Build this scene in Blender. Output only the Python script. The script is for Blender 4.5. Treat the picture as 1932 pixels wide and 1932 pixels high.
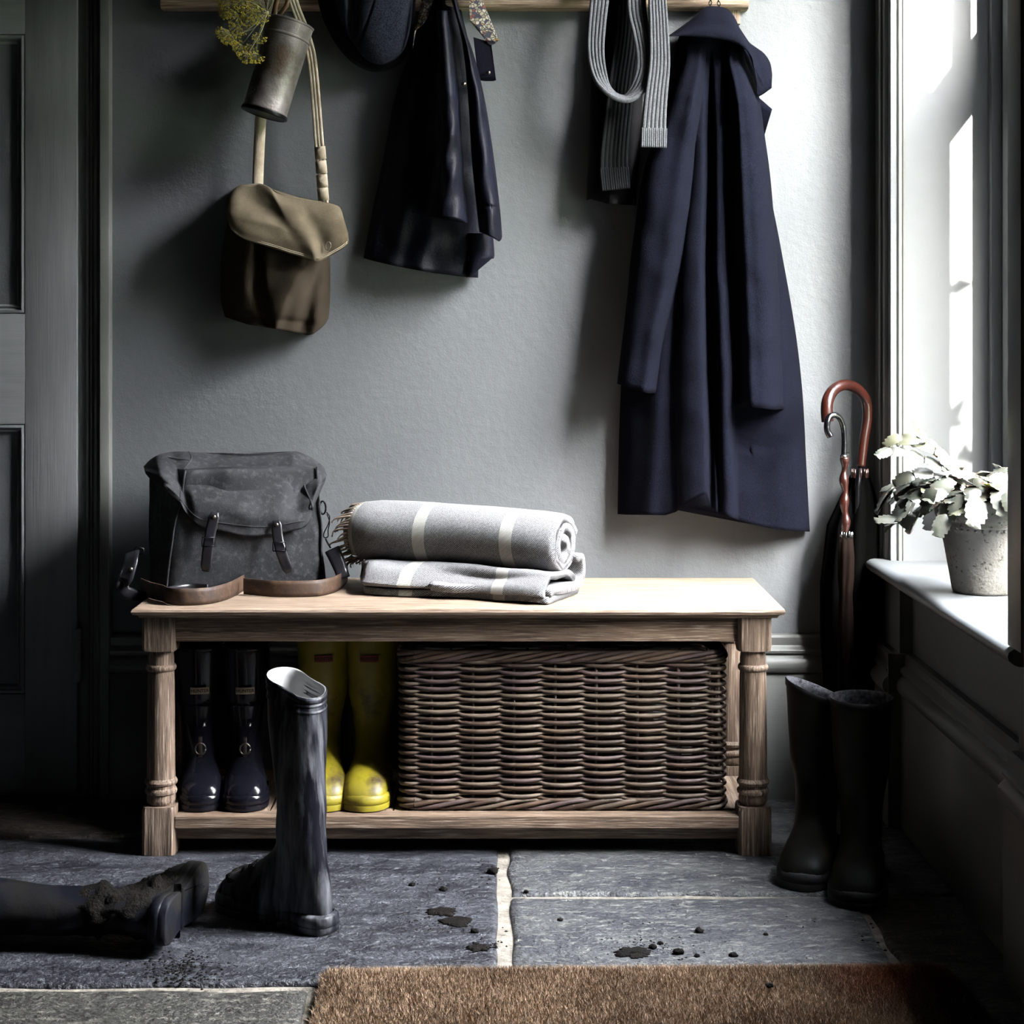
import bpy, math, random
from mathutils import Vector, Matrix, Euler, noise

random.seed(7)
R = math.radians
sc = bpy.context.scene
for o in list(bpy.data.objects):
    bpy.data.objects.remove(o)

# ------------------------------------------------------------------ camera, sky, light, exposure
CAM_Y, CAM_Z, FPX, VX, VY = -3.674, 0.973, 3336.0, 948.0, 620.0
cam_d = bpy.data.cameras.new('camera')
cam = bpy.data.objects.new('camera', cam_d)
sc.collection.objects.link(cam)
cam.location = (0, CAM_Y, CAM_Z)
cam.rotation_euler = (R(90), 0, 0)
cam_d.sensor_width = 36
cam_d.lens = FPX / 1932 * 36
cam_d.shift_x = 18 / 1932
cam_d.shift_y = -346 / 1932
cam_d.clip_start = 0.05
sc.camera = cam

sc.view_settings.view_transform = 'Standard'
sc.view_settings.look = 'None'
sc.view_settings.gamma = 1
sc.view_settings.use_curve_mapping = False
sc.view_settings.exposure = 0.0
sc.cycles.diffuse_bounces = 1
sc.cycles.glossy_bounces = 2

w = bpy.data.worlds.new('world')
sc.world = w
w.use_nodes = True
nt = w.node_tree
nt.nodes.clear()
wo = nt.nodes.new('ShaderNodeOutputWorld')
bg = nt.nodes.new('ShaderNodeBackground')
tc = nt.nodes.new('ShaderNodeTexCoord')
sx = nt.nodes.new('ShaderNodeSeparateXYZ')
cr = nt.nodes.new('ShaderNodeValToRGB')
cr.color_ramp.elements[0].position = 0.62
cr.color_ramp.elements[0].color = (0.014, 0.015, 0.014, 1)
cr.color_ramp.elements[1].position = 0.80
cr.color_ramp.elements[1].color = (0.97, 0.98, 1.0, 1)
e = cr.color_ramp.elements.new(1.0)
e.color = (0.88, 0.92, 1.0, 1)
mp = nt.nodes.new('ShaderNodeMath'); mp.operation = 'MULTIPLY_ADD'
mp.inputs[1].default_value = 0.5; mp.inputs[2].default_value = 0.5
nt.links.new(tc.outputs['Generated'], sx.inputs[0])
nt.links.new(sx.outputs['Z'], mp.inputs[0])
nt.links.new(mp.outputs[0], cr.inputs[0])
# hazy brightening of the sky around the sun
SUN = Vector((0.25, -1.0, 0.33)).normalized()
dp = nt.nodes.new('ShaderNodeVectorMath'); dp.operation = 'DOT_PRODUCT'; dp.inputs[1].default_value = SUN
nt.links.new(tc.outputs['Generated'], dp.inputs[0])
mxm = nt.nodes.new('ShaderNodeMath'); mxm.operation = 'MAXIMUM'; mxm.inputs[1].default_value = 0.0
nt.links.new(dp.outputs['Value'], mxm.inputs[0])
pw = nt.nodes.new('ShaderNodeMath'); pw.operation = 'POWER'; pw.inputs[1].default_value = 5.0
nt.links.new(mxm.outputs[0], pw.inputs[0])
gm = nt.nodes.new('ShaderNodeMix'); gm.data_type = 'RGBA'; gm.blend_type = 'MULTIPLY'; gm.inputs['Factor'].default_value = 1.0
nt.links.new(cr.outputs[0], gm.inputs['A'])
gr = nt.nodes.new('ShaderNodeCombineColor')
for ch, k in (('Red', 1.3), ('Green', 1.2), ('Blue', 1.0)):
    ma = nt.nodes.new('ShaderNodeMath'); ma.operation = 'MULTIPLY_ADD'; ma.inputs[1].default_value = k; ma.inputs[2].default_value = 1.0
    nt.links.new(pw.outputs[0], ma.inputs[0]); nt.links.new(ma.outputs[0], gr.inputs[ch])
nt.links.new(gr.outputs[0], gm.inputs['B'])
gm.clamp_result = False
nt.links.new(gm.outputs['Result'], bg.inputs['Color'])
nt.links.new(bg.outputs[0], wo.inputs[0])
bg.inputs['Strength'].default_value = 165.0

# the window opening, as a sampling portal for the sky
pl = bpy.data.lights.new('window_portal', 'AREA')
pl.shape = 'RECTANGLE'; pl.size = 0.76; pl.size_y = 2.0
pl.cycles.is_portal = True
po = bpy.data.objects.new('window_portal', pl)
sc.collection.objects.link(po)
po.location = (1.096, -0.71, 1.50)
po.rotation_euler = (0, R(90), 0)     # faces -X
# sun, grazing in along the wall through the window
sl = bpy.data.lights.new('sun', 'SUN')
sl.energy = 80.0; sl.angle = R(0.6); sl.color = (1.0, 0.95, 0.87)
so = bpy.data.objects.new('sun', sl)
sc.collection.objects.link(so)
so.location = (2, -6, 4)
so.rotation_euler = Vector((-0.25, 1.0, -0.33)).to_track_quat('-Z', 'Y').to_euler()


# ------------------------------------------------------------------ pixel helpers (photo pixels -> metres)
def P(px, py, Y):
    s = FPX / (Y - CAM_Y)
    return Vector(((px - VX) / s, Y, CAM_Z - (py - VY) / s))


def G(px, py, z=0.0):
    s = (py - VY) / (CAM_Z - z)
    return Vector(((px - VX) / s, CAM_Y + FPX / s, z))


# ------------------------------------------------------------------ object helpers
ORG = {}


def tag(o, label=None, cat=None, group=None, kind=None):
    if label: o['label'] = label
    if cat: o['category'] = cat
    if group: o['group'] = group
    if kind: o['kind'] = kind
    return o


def thing(name, label, cat, loc, rot=(0, 0, 0), group=None):
    o = bpy.data.objects.new(name, None)
    o.empty_display_size = 0.05
    o.location = loc; o.rotation_euler = rot
    sc.collection.objects.link(o)
    ORG[o.name] = Vector(loc) if tuple(rot) == (0, 0, 0) else Vector((0, 0, 0))
    return tag(o, label, cat, group)


def obj(name, vf, mat, parent=None, smooth=True, world=True, angle=None):
    verts, faces = vf[0], vf[1]
    off = ORG.get(parent.name, Vector((0, 0, 0))) if parent else Vector((0, 0, 0))
    if not world: off = Vector((0, 0, 0))
    me = bpy.data.meshes.new(name)
    me.from_pydata([tuple(Vector(v) - off) for v in verts], [], faces)
    me.validate()
    if smooth:
        me.shade_smooth()
        if angle: me.set_sharp_from_angle(angle=R(angle))
    if mat: me.materials.append(mat)
    if len(vf) > 2 and vf[2]:
        uv = me.uv_layers.new(name='UVMap')
        for lp in me.loops:
            uv.data[lp.index].uv = vf[2][lp.vertex_index]
    o = bpy.data.objects.new(name, me)
    sc.collection.objects.link(o)
    if parent:
        o.parent = parent
        ORG[o.name] = off
    return o


def recalc(o):
    import bmesh
    bm = bmesh.new(); bm.from_mesh(o.data)
    bmesh.ops.recalc_face_normals(bm, faces=bm.faces)
    bm.to_mesh(o.data); bm.free()
    return o


def join(*vfs):
    V, F = [], []
    for vf in vfs:
        n = len(V)
        V += list(vf[0]); F += [tuple(i + n for i in f) for f in vf[1]]
    return V, F


def box(x0, x1, y0, y1, z0, z1, b=0.0):
    x0, x1 = min(x0, x1), max(x0, x1); y0, y1 = min(y0, y1), max(y0, y1); z0, z1 = min(z0, z1), max(z0, z1)
    if b <= 0:
        V = [(x0, y0, z0), (x1, y0, z0), (x1, y1, z0), (x0, y1, z0), (x0, y0, z1), (x1, y0, z1), (x1, y1, z1), (x0, y1, z1)]
        return V, [(3, 2, 1, 0), (4, 5, 6, 7), (0, 1, 5, 4), (1, 2, 6, 5), (2, 3, 7, 6), (3, 0, 4, 7)]
    import bmesh
    bm = bmesh.new()
    vs = [bm.verts.new(v) for v in box(x0, x1, y0, y1, z0, z1)[0]]
    for f in box(x0, x1, y0, y1, z0, z1)[1]: bm.faces.new([vs[i] for i in f])
    bmesh.ops.bevel(bm, geom=bm.edges[:], offset=b, segments=2, profile=0.6, affect='EDGES')
    bm.verts.index_update()
    r = [tuple(v.co) for v in bm.verts], [tuple(v.index for v in f.verts) for f in bm.faces]
    bm.free()
    return r


def loft(rings, cap0=True, cap1=True, closed=True):
    n = len(rings[0]); V = [tuple(p) for r in rings for p in r]; F = []
    for i in range(len(rings) - 1):
        for j in range(n if closed else n - 1):
            k = (j + 1) % n
            F.append((i * n + j, i * n + k, (i + 1) * n + k, (i + 1) * n + j))
    if cap0: F.append(tuple(range(n - 1, -1, -1)))
    if cap1: F.append(tuple((len(rings) - 1) * n + j for j in range(n)))
    return V, F


def lathe(prof, cx, cy, n=32, cap=True):
    rings = [[(cx + r * math.cos(2 * math.pi * j / n), cy + r * math.sin(2 * math.pi * j / n), z) for j in range(n)] for r, z in prof]
    return loft(rings, cap, cap)


def frames(path, up=None):
    pts = [Vector(p) for p in path]; T = []
    for i in range(len(pts)):
        a = pts[max(0, i - 1)]; b = pts[min(len(pts) - 1, i + 1)]
        t = (b - a); T.append(t.normalized() if t.length > 1e-9 else Vector((0, 0, 1)))
    out = []
    u = Vector(up) if up is not None else (Vector((0, 0, 1)) if abs(T[0].z) < .9 else Vector((0, 1, 0)))
    for i, t in enumerate(T):
        if up is not None and callable(up): u = Vector(up(i))
        s = t.cross(u)
        if s.length < 1e-6: s = t.orthogonal()
        s.normalize(); uu = s.cross(t).normalized()
        if up is None or not callable(up):
            if up is None: u = uu
        out.append((pts[i], t, s, uu))
    return out


def tube(path, r, n=8, cap=True):
    fr = frames(path); rings = []
    for i, (p, t, s, u) in enumerate(fr):
        rr = r(i / (len(fr) - 1)) if callable(r) else (r[i] if isinstance(r, (list, tuple)) else r)
        rings.append([p + s * (rr * math.cos(2 * math.pi * j / n)) + u * (rr * math.sin(2 * math.pi * j / n)) for j in range(n)])
    return loft(rings, cap, cap)


def ribbon(path, width, thick, up=(0, -1, 0), ribs=0, ribd=0.0, m=None):
    """strap: flat side faces 'up'; width across. up may be fixed vector or list per point"""
    pts = [Vector(p) for p in path]; rings = []; L = len(pts)
    for i in range(L):
        a = pts[max(0, i - 1)]; b = pts[min(L - 1, i + 1)]
        t = (b - a).normalized()
        u = Vector(up[i] if isinstance(up[0], (list, tuple, Vector)) else up)
        s = t.cross(u).normalized(); u = s.cross(t).normalized()
        wd = width(i / (L - 1)) if callable(width) else width
        k = m or 2
        ring = []
        for q in range(k + 1):
            f = -1 + 2 * q / k
            h = thick / 2 + (ribd * (abs(math.sin(ribs * math.pi * (f + 1) / 2)) ** .6) if ribs else 0)
            if q in (0, k): h *= .6
            ring.append(pts[i] + s * (f * wd / 2) + u * h)
        for q in range(k, -1, -1):
            f = -1 + 2 * q / k
            ring.append(pts[i] + s * (f * wd / 2) - u * thick / 2 * (.6 if q in (0, k) else 1))
        rings.append(ring)
    return loft(rings)


def smooth_path(pts, n=8, closed=False):
    pts = [Vector(p) for p in pts]; out = []; L = len(pts)
    seg = L if closed else L - 1
    for i in range(seg):
        if closed: p0, p1, p2, p3 = pts[i - 1], pts[i], pts[(i + 1) % L], pts[(i + 2) % L]
        else: p0, p1, p2, p3 = pts[max(0, i - 1)], pts[i], pts[i + 1], pts[min(L - 1, i + 2)]
        for k in range(n):
            t = k / n
            out.append(.5 * ((2 * p1) + (p2 - p0) * t + (2 * p0 - 5 * p1 + 4 * p2 - p3) * t * t + (3 * p1 - p0 - 3 * p2 + p3) * t ** 3))
    if not closed: out.append(pts[-1])
    return out


def pl_(pts, x):
    """piecewise-linear with smoothing-free lookup, pts sorted by first value"""
    if x <= pts[0][0]: return pts[0][1]
    for (a, b), (c, d) in zip(pts, pts[1:]):
        if x <= c: return b + (d - b) * (x - a) / (c - a) if c > a else d
    return pts[-1][1]


def cl_(pts, x):
    """piecewise Catmull lookup (monotone x)"""
    if x <= pts[0][0]: return pts[0][1]
    if x >= pts[-1][0]: return pts[-1][1]
    for i in range(len(pts) - 1):
        a, b = pts[i]; c, d = pts[i + 1]
        if x <= c:
            t = (x - a) / (c - a)
            m0 = (d - pts[i - 1][1]) / (c - pts[i - 1][0]) * (c - a) if i > 0 else (d - b)
            m1 = (pts[i + 2][1] - b) / (pts[i + 2][0] - a) * (c - a) if i + 2 < len(pts) else (d - b)
            return (2 * t ** 3 - 3 * t * t + 1) * b + (t ** 3 - 2 * t * t + t) * m0 + (-2 * t ** 3 + 3 * t * t) * d + (t ** 3 - t * t) * m1


def nz(x, y, z, s=1.0):
    return noise.noise(Vector((x * s, y * s, z * s)))


# ------------------------------------------------------------------ materials
def srgb(h):
    h = h.lstrip('#'); c = [int(h[i:i + 2], 16) / 255 for i in (0, 2, 4)]
    return tuple((x / 12.92 if x <= .04045 else ((x + .055) / 1.055) ** 2.4) for x in c) + (1,)


def mat(name, col, rough=.6, col2=None, scale=8, stretch=(1, 1, 1), lo=.35, hi=.65, bump=0.0, bscale=60, bstretch=None,
        bump2=0.0, bscale2=400, spec=.5, metal=0.0, sheen=0.0, col3=None, scale3=3, lo3=.5, hi3=.6, rough2=None, coat=0.0, detail=6, dist=.004, uv=False):
    m = bpy.data.materials.new(name); m.use_nodes = True
    t = m.node_tree; N = t.nodes; L = t.links
    b = N['Principled BSDF']
    c = srgb(col) if isinstance(col, str) else tuple(col) + (1,)
    b.inputs['Base Color'].default_value = c
    b.inputs['Roughness'].default_value = rough
    b.inputs['Metallic'].default_value = metal
    b.inputs['Specular IOR Level'].default_value = spec
    b.inputs['Sheen Weight'].default_value = sheen
    b.inputs['Coat Weight'].default_value = coat
    tcn = N.new('ShaderNodeTexCoord')

    def noi(sc_, st, det=detail):
        mp_ = N.new('ShaderNodeMapping'); mp_.inputs['Scale'].default_value = st
        L.new(tcn.outputs['UV' if uv else 'Object'], mp_.inputs['Vector'])
        n_ = N.new('ShaderNodeTexNoise'); n_.inputs['Scale'].default_value = sc_; n_.inputs['Detail'].default_value = det
        n_.inputs['Roughness'].default_value = .6
        L.new(mp_.outputs[0], n_.inputs['Vector'])
        return n_.outputs['Fac']
    last = None
    if col2 is not None:
        c2 = srgb(col2) if isinstance(col2, str) else tuple(col2) + (1,)
        mr = N.new('ShaderNodeMapRange'); mr.inputs['From Min'].default_value = lo; mr.inputs['From Max'].default_value = hi
        f = noi(scale, stretch); L.new(f, mr.inputs['Value'])
        mx = N.new('ShaderNodeMix'); mx.data_type = 'RGBA'
        mx.inputs['A'].default_value = c; mx.inputs['B'].default_value = c2
        L.new(mr.outputs[0], mx.inputs['Factor']); last = mx.outputs['Result']
        if rough2 is not None:
            rr = N.new('ShaderNodeMapRange'); rr.inputs['To Min'].default_value = rough; rr.inputs['To Max'].default_value = rough2
            L.new(mr.outputs[0], rr.inputs['Value']); L.new(rr.outputs[0], b.inputs['Roughness'])
    if col3 is not None:
        c3 = srgb(col3) if isinstance(col3, str) else tuple(col3) + (1,)
        mr = N.new('ShaderNodeMapRange'); mr.inputs['From Min'].default_value = lo3; mr.inputs['From Max'].default_value = hi3
        f = noi(scale3, stretch); L.new(f, mr.inputs['Value'])
        mx = N.new('ShaderNodeMix'); mx.data_type = 'RGBA'
        if last: L.new(last, mx.inputs['A'])
        else: mx.inputs['A'].default_value = c
        mx.inputs['B'].default_value = c3
        L.new(mr.outputs[0], mx.inputs['Factor']); last = mx.outputs['Result']
    if last: L.new(last, b.inputs['Base Color'])
    prev = None
    for st_, sc_, ss in ((bump, bscale, bstretch or stretch), (bump2, bscale2, (1, 1, 1))):
        if st_ > 0:
            bn = N.new('ShaderNodeBump'); bn.inputs['Strength'].default_value = st_; bn.inputs['Distance'].default_value = dist
            L.new(noi(sc_, ss, 4), bn.inputs['Height'])
            if prev: L.new(prev, bn.inputs['Normal'])
            prev = bn.outputs[0]
    if prev: L.new(prev, b.inputs['Normal'])
    return m


def oak(name, axis, c1='#998573', c2='#5f4c3c', rough=.62):
    """limed oak, grain running along axis 0/1/2"""
    st = [16, 16, 16]; st[axis] = .6
    return mat(name, c1, rough, c2, scale=11, stretch=tuple(st), lo=.40, hi=.66, bump=.55, bscale=26, bump2=.12, bscale2=260,
               col3='#b3a391', scale3=24, lo3=.52, hi3=.7, dist=.0025)


M = {}
M['wall'] = mat('wall_paint', '#676b6d', .62, '#63676a', scale=3, bump=.45, bscale=50, bump2=.2, bscale2=300, dist=.003)
M['door'] = mat('door_paint', '#828587', .42, '#7a7d7f', scale=9, stretch=(6, 6, .6), bump=.35, bscale=70, bstretch=(5, 5, .12), dist=.0015)
M['doorh'] = mat('door_paint_rail', '#828587', .42, '#7a7d7f', scale=9, stretch=(.6, 6, 6), bump=.35, bscale=70, bstretch=(.12, 5, 5), dist=.0015)
M['trim'] = mat('trim_paint', '#6a6c69', .38, '#626461', scale=7, bump=.25, bscale=60, bstretch=(.15, 5, 5), dist=.0012)
M['white'] = mat('reveal_paint', '#66696b', .45, '#616466', scale=5, bump=.15, bscale=120, dist=.001)
M['dark'] = mat('room_dark_paint', '#2a2b2a', .8, '#262726', scale=2)
M['oakx'] = oak('limed_oak_along', 0)
M['oaky'] = oak('limed_oak_across', 1)
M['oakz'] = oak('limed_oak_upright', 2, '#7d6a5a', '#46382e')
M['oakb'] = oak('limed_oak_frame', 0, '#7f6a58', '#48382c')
M['grout'] = mat('lime_mortar', '#8f897e', .9, '#655f56', scale=30, bump=.8, bscale=120, dist=.004)


def slate(name, c1, c2, c3):
    return mat(name, c1, .42, c2, scale=7, stretch=(1, 2.2, 1), lo=.40, hi=.58, bump=.9, bscale=12, bstretch=(1, 2.6, 1), bump2=.7, bscale2=90,
               col3=c3, scale3=34, lo3=.53, hi3=.66, rough2=.62, detail=12, dist=.012)


M['slate_navy'] = slate('slate_navy', '#191a20', '#2b2d34', '#4c4f54')
M['slate_blue'] = slate('slate_blue', '#4b4d4e', '#2f3136', '#74756f')
M['slate_green'] = slate('slate_green', '#3c3c37', '#272623', '#6a675f')
M['slate_brown'] = slate('slate_brown', '#3a332c', '#221e1b', '#5f584e')


# ------------------------------------------------------------------ the setting
def struct(name, vf, m, parent=None, smooth=False, angle=None):
    o = obj(name, vf, m, parent, smooth, angle=angle)
    if not parent: o['kind'] = 'structure'
    return o


def structe(name, loc=(0, 0, 0)):
    o = bpy.data.objects.new(name, None); sc.collection.objects.link(o); o.location = loc
    o['kind'] = 'structure'; ORG[o.name] = Vector(loc)
    return o


WX = 0.775        # face of the right-hand wall
struct('wall_back', box(-3.0, 1.10, 0, .20, -.05, 3.05), M['wall'])
struct('wall_left', box(-3.2, -3.0, -4.9, .2, -.05, 3.05), M['dark'])
struct('wall_front', box(-3.2, 1.3, -5.0, -4.8, -.05, 3.05), M['dark'])
struct('ceiling', box(-3.2, 1.3, -5.0, .2, 3.05, 3.2), M['dark'])
wr = structe('wall_right', (WX, 0, 0))
struct('wall_pier', box(WX, 1.06, -.145, 0.0, .49, 3.05), M['wall'], wr)
struct('wall_pier', box(WX, 1.06, -.225, 0.0, -.05, .49), M['wall'], wr)
struct('wall_under_window', box(.80, 1.06, -1.02, -.225, -.05, .49), M['wall'], wr)
struct('wall_pier', box(WX, 1.06, -4.85, -1.09, -.05, 3.05), M['wall'], wr)
struct('wall_pier', box(WX, 1.06, -1.09, -1.02, -.05, .49), M['wall'], wr)
struct('wall_lintel', box(WX, 1.06, -1.09, -.145, 2.50, 3.05), M['wall'], wr)


# mouldings: profile swept straight. prof = list of (protrusion, z)
def mould_x(prof, x0, x1, y):      # along X on a wall facing -Y
    rings = [[(x, y - p, z) for p, z in prof] for x in (x0, x1)]
    return loft(rings)


def mould_y(prof, y0, y1, x):      # along Y on a wall facing -X
    rings = [[(x - p, y, z) for p, z in prof] for y in (y0, y1)]
    return loft(rings)


SK = [(0, 0), (.024, 0), (.024, .258), (.021, .262), (.029, .264), (.033, .272), (.034, .280), (.031, .288), (.025, .294), (.021, .298),
      (.021, .301), (.025, .303), (.026, .308), (.023, .312), (.018, .315), (.016, .318), (.017, .322), (.017, .334), (.012, .339), (0, .340)]
for x0, x1 in ((-.8106, .775),):
    struct('baseboard_back', mould_x(SK, x0, x1, 0), M['trim'], smooth=True, angle=40)
bb = structe('baseboard_right', (WX, 0, 0))
struct('skirting_length', mould_y(SK, -.225, 0, WX), M['trim'], bb, True, 40)
struct('skirting_length', mould_y(SK, -1.02, -.225, .80), M['trim'], bb, True, 40)
struct('skirting_length', mould_y(SK, -4.8, -1.02, WX), M['trim'], bb, True, 40)
# returns at the two breaks
struct('skirting_return', loft([[(x, -.225 - p * .3, z) for p, z in SK] for x in (WX - .024, .81)]), M['trim'], bb, True, 40)

# window reveal, sill, architrave and sash
win = structe('window_1', (.97, -.6, .51))
struct('reveal', box(.80, .985, -.150, -.138, .505, 2.50), M['white'], win)
struct('reveal', box(.80, 1.06, -1.096, -1.084, .505, 2.50), M['white'], win)
struct('soffit', box(.80, 1.06, -1.09, -.14, 2.73, 2.505), M['white'], win)
SILL = [(1.0, .483), (.748, .483), (.740, .486), (.733, .492), (.731, .498), (.733, .504), (.740, .5085), (.748, .510), (1.0, .510)]
struct('window_sill', loft([[(x, y, z) for x, z in SILL] for y in (-1.115, -1.108, -.14, -.118, -.113)]), M['white'], win, True, 40)
# far architrave: canted reeded moulding between wall face and reveal
A = Vector((.772, -.082, 0)); B = Vector((.803, -.150, 0))


def arch(pa, pb, nrm, z0, z1, steps):
    ring = []
    for u, h in steps:
        q = pa.lerp(pb, u) + nrm * h
        ring.append(q)
    ring += [pb - nrm * .012, pa - nrm * .012]
    return loft([[(q.x, q.y, z0) for q in ring], [(q.x, q.y, z1) for q in ring]])


STEPS = [(0, 0), (0, .010), (.05, .012), (.12, .012), (.16, .005), (.22, .006), (.26, .014), (.33, .017), (.42, .018), (.50, .015), (.56, .010),
         (.58, .004), (.61, .004), (.63, .010), (.68, .012), (.73, .009), (.75, .004), (.78, .004), (.80, .010), (.86, .013), (.93, .012), (.96, .006), (1, .005)]
nrm = Vector((-(B - A).y, (B - A).x, 0)).normalized()
if nrm.x > 0: nrm = -nrm
struct('architrave', arch(A, B, nrm, .509, 2.54, STEPS), M['trim'], win, True, 35)
# near architrave: deep moulding standing on the sill end
struct('architrave', box(.738, .800, -1.155, -1.088, .510, 2.54, .003), M['trim'], win, True, 35)
struct('architrave_bead', box(.742, .775, -1.180, -1.153, .34, 2.54, .004), M['trim'], win, True, 35)
# box frame, beads, sashes
struct('staff_bead', box(.968, .992, -.172, -.138, .510, 2.50, .004), M['white'], win, True, 35)
struct('staff_bead', box(.968, .992, -1.09, -1.066, .510, 2.50, .004), M['white'], win, True, 35)
for nm, x0, x1, z0, z1 in (('lower_sash', .994, 1.030, .515, 1.630), ('upper_sash', 1.036, 1.072, 1.575, 2.48)):
    fr = obj(nm, join(box(x0, x1, -.385, -.335, z0, z1, .003), box(x0, x1, -1.086, -1.03, z0, z1, .003),
                      box(x0, x1, -1.03, -.385, z1 - .055, z1, .003), box(x0, x1, -1.03, -.385, z0, z0 + .075 if x0 < 1 else z0 + .05, .003),
                      box(x0, x1, -.722, -.694, z0 + .05, z1 - .05, .002)), M['white'], win, True, angle=35)
    gl = bpy.data.materials.new('window_glass_' + nm); gl.use_nodes = True
    t = gl.node_tree; t.nodes.clear()
    out = t.nodes.new('ShaderNodeOutputMaterial'); tr = t.nodes.new('ShaderNodeBsdfTransparent'); gg = t.nodes.new('ShaderNodeBsdfGlossy')
    gg.inputs['Roughness'].default_value = .02
    mx = t.nodes.new('ShaderNodeMixShader'); mx.inputs[0].default_value = .06
    tr.inputs[0].default_value = (.97, .97, .975, 1)
    t.links.new(tr.outputs[0], mx.inputs[1]); t.links.new(gg.outputs[0], mx.inputs[2]); t.links.new(mx.outputs[0], out.inputs[0])
    xm = (x0 + x1) / 2
    for y0, y1 in ((-.698, -.381), (-1.034, -.718)):
        obj('pane', box(xm - .0015, xm + .0015, y0, y1, z0 + .05, z1 - .045), gl, fr, False)
struct('frame_post', join(box(.990, 1.075, -.335, -.138, .512, 2.50, .003), box(.982, .992, -.300, -.20, .512, 2.50, .003)), M['white'], win, True, 35)
struct('frame_post', box(.992, 1.075, -1.10, -1.086, .512, 2.50), M['white'], win)
struct('outer_sill', box(1.0, 1.14, -1.12, -.12, .455, .512, .004), M['grout'], win)
# stone reveal and ground outside
struct('wall_outside', join(box(1.058, 1.092, -5.0, -1.10, -.4, 3.25), box(1.058, 1.092, -.10, .6, -.4, 3.25), box(1.058, 1.092, -1.10, -.10, 2.50, 3.25), box(1.058, 1.092, -1.10, -.10, -.4, .46)), M['grout'])
M['grass'] = mat('garden_grass', '#2f3a22', .9, '#3d4a2b', scale=20, bump=.6, bscale=60)
struct('ground_outside', box(1.22, 14, -12, 8, -.5, -.4), M['grass'])

# door on the left
door = structe('door_1', (-1.28, 0, 0))
DX1, DX0 = -.8815, -1.684
YF = -.012


def rr(x0, x1, z0, z1, m_, nm):
    struct(nm, box(x0, x1, YF, .03, z0, z1, .0015), m_, door, True, 30)


rr(-.989, DX1, .012, 2.04, M['door'], 'stile')
rr(DX0, -1.577, .012, 2.04, M['door'], 'stile')
rr(-1.333, -1.233, .216, 1.93, M['door'], 'mullion')
for z0, z1 in ((.012, .216), (.775, 1.004), (1.583, 1.70), (1.93, 2.04)):
    rr(-1.577, -.989, z0, z1, M['doorh'], 'rail')
for x0, x1 in ((-1.233, -.989), (-1.577, -1.333)):
    for z0, z1 in ((.216, .775), (1.004, 1.583), (1.70, 1.93)):
        pn = struct('panel', box(x0 - .01, x1 + .01, .008, .02, z0 - .01, z1 + .01), M['door'], door)
        mp2 = [(0, .003), (.002, -.005), (.007, -.006), (.009, .001), (.012, .002), (.015, -.001), (.0185, .004), (.021, .009)]
        rings = []
        for d, h in mp2:
            rings.append([(x0 + d, YF + .006 + h, z0 + d), (x1 - d, YF + .006 + h, z0 + d), (x1 - d, YF + .006 + h, z1 - d), (x0 + d, YF + .006 + h, z1 - d)])
        recalc(struct('panel_moulding', loft(rings, False, False), M['door'], door, False))
hg = join(*[lathe([(.0015, a), (.0072, a), (.0072, a + .0215), (.0015, a + .0215)], -.8775, -.016, 14) for a in (.243, .265, .287, .309, .331)])
struct('hinge', join(hg, box(-.893, -.8775, -.0145, -.010, .243, .352)), M['door'], door, True, 40)
# door architrave: steps down toward the door, bright outer edge
AR = [(-.8106, 0), (-.8106, .014), (-.8130, .021), (-.8165, .0225), (-.8310, .0225), (-.8335, .018), (-.8345, .010), (-.8405, .013), (-.8455, .009),
      (-.8480, .006), (-.8510, .009), (-.8545, .007), (-.8560, .003), (-.8590, .006), (-.8625, .004), (-.8650, 0.001), (-.8765, .001), (-.8765, -.04), (-.8765, -.05), (-.8106, -.05)]
struct('trim_1', loft([[(x, -h, z) for x, h in AR] for z in (0, 2.10)]), M['trim'], smooth=True, angle=35)
struct('trim_2', box(-1.76, -.8106, -.0225, 0.0, 2.055, 2.13, .003), M['trim'], smooth=True, angle=35)
struct('trim_3', box(-1.76, -1.690, -.0225, 0.0, 0, 2.055, .003), M['trim'], smooth=True, angle=35)

# floor: mortar bed with flagstones
fl = struct('floor', box(-3.0, 1.0, -4.85, .05, -.08, -.006), M['grout'])


def flag(name_m, pts, seed, z=0.0):
    """flagstone with worn, wobbly edges"""
    n = len(pts); per = []
    for i in range(n):
        a = Vector(pts[i]).to_3d(); b = Vector(pts[(i + 1) % n]).to_3d()
        k = max(2, int((b - a).length / .03))
        for q in range(k):
            p = a.lerp(b, q / k)
            p += Vector((nz(p.x + seed, p.y, 0, 9), nz(p.x, p.y + seed, 3, 9), 0)) * .009
            per.append(p)
    c = sum(per, Vector()) / len(per)
    rings = []
    for ins, h in ((0, -.03), (0, -.007), (.003, -.0025), (.008, 0), (.02, .0006), (.05, .001)):
        ring = []
        for p in per:
            d = (c - p); l = d.length
            q = p + d * (ins / l)
            hh = z + h + (.0012 * nz(q.x, q.y, seed, 14) if h > -.005 else 0)
            ring.append((q.x, q.y, hh))
        rings.append(ring)
    return obj('flagstone', loft(rings), name_m, fl, True, angle=50)


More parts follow.
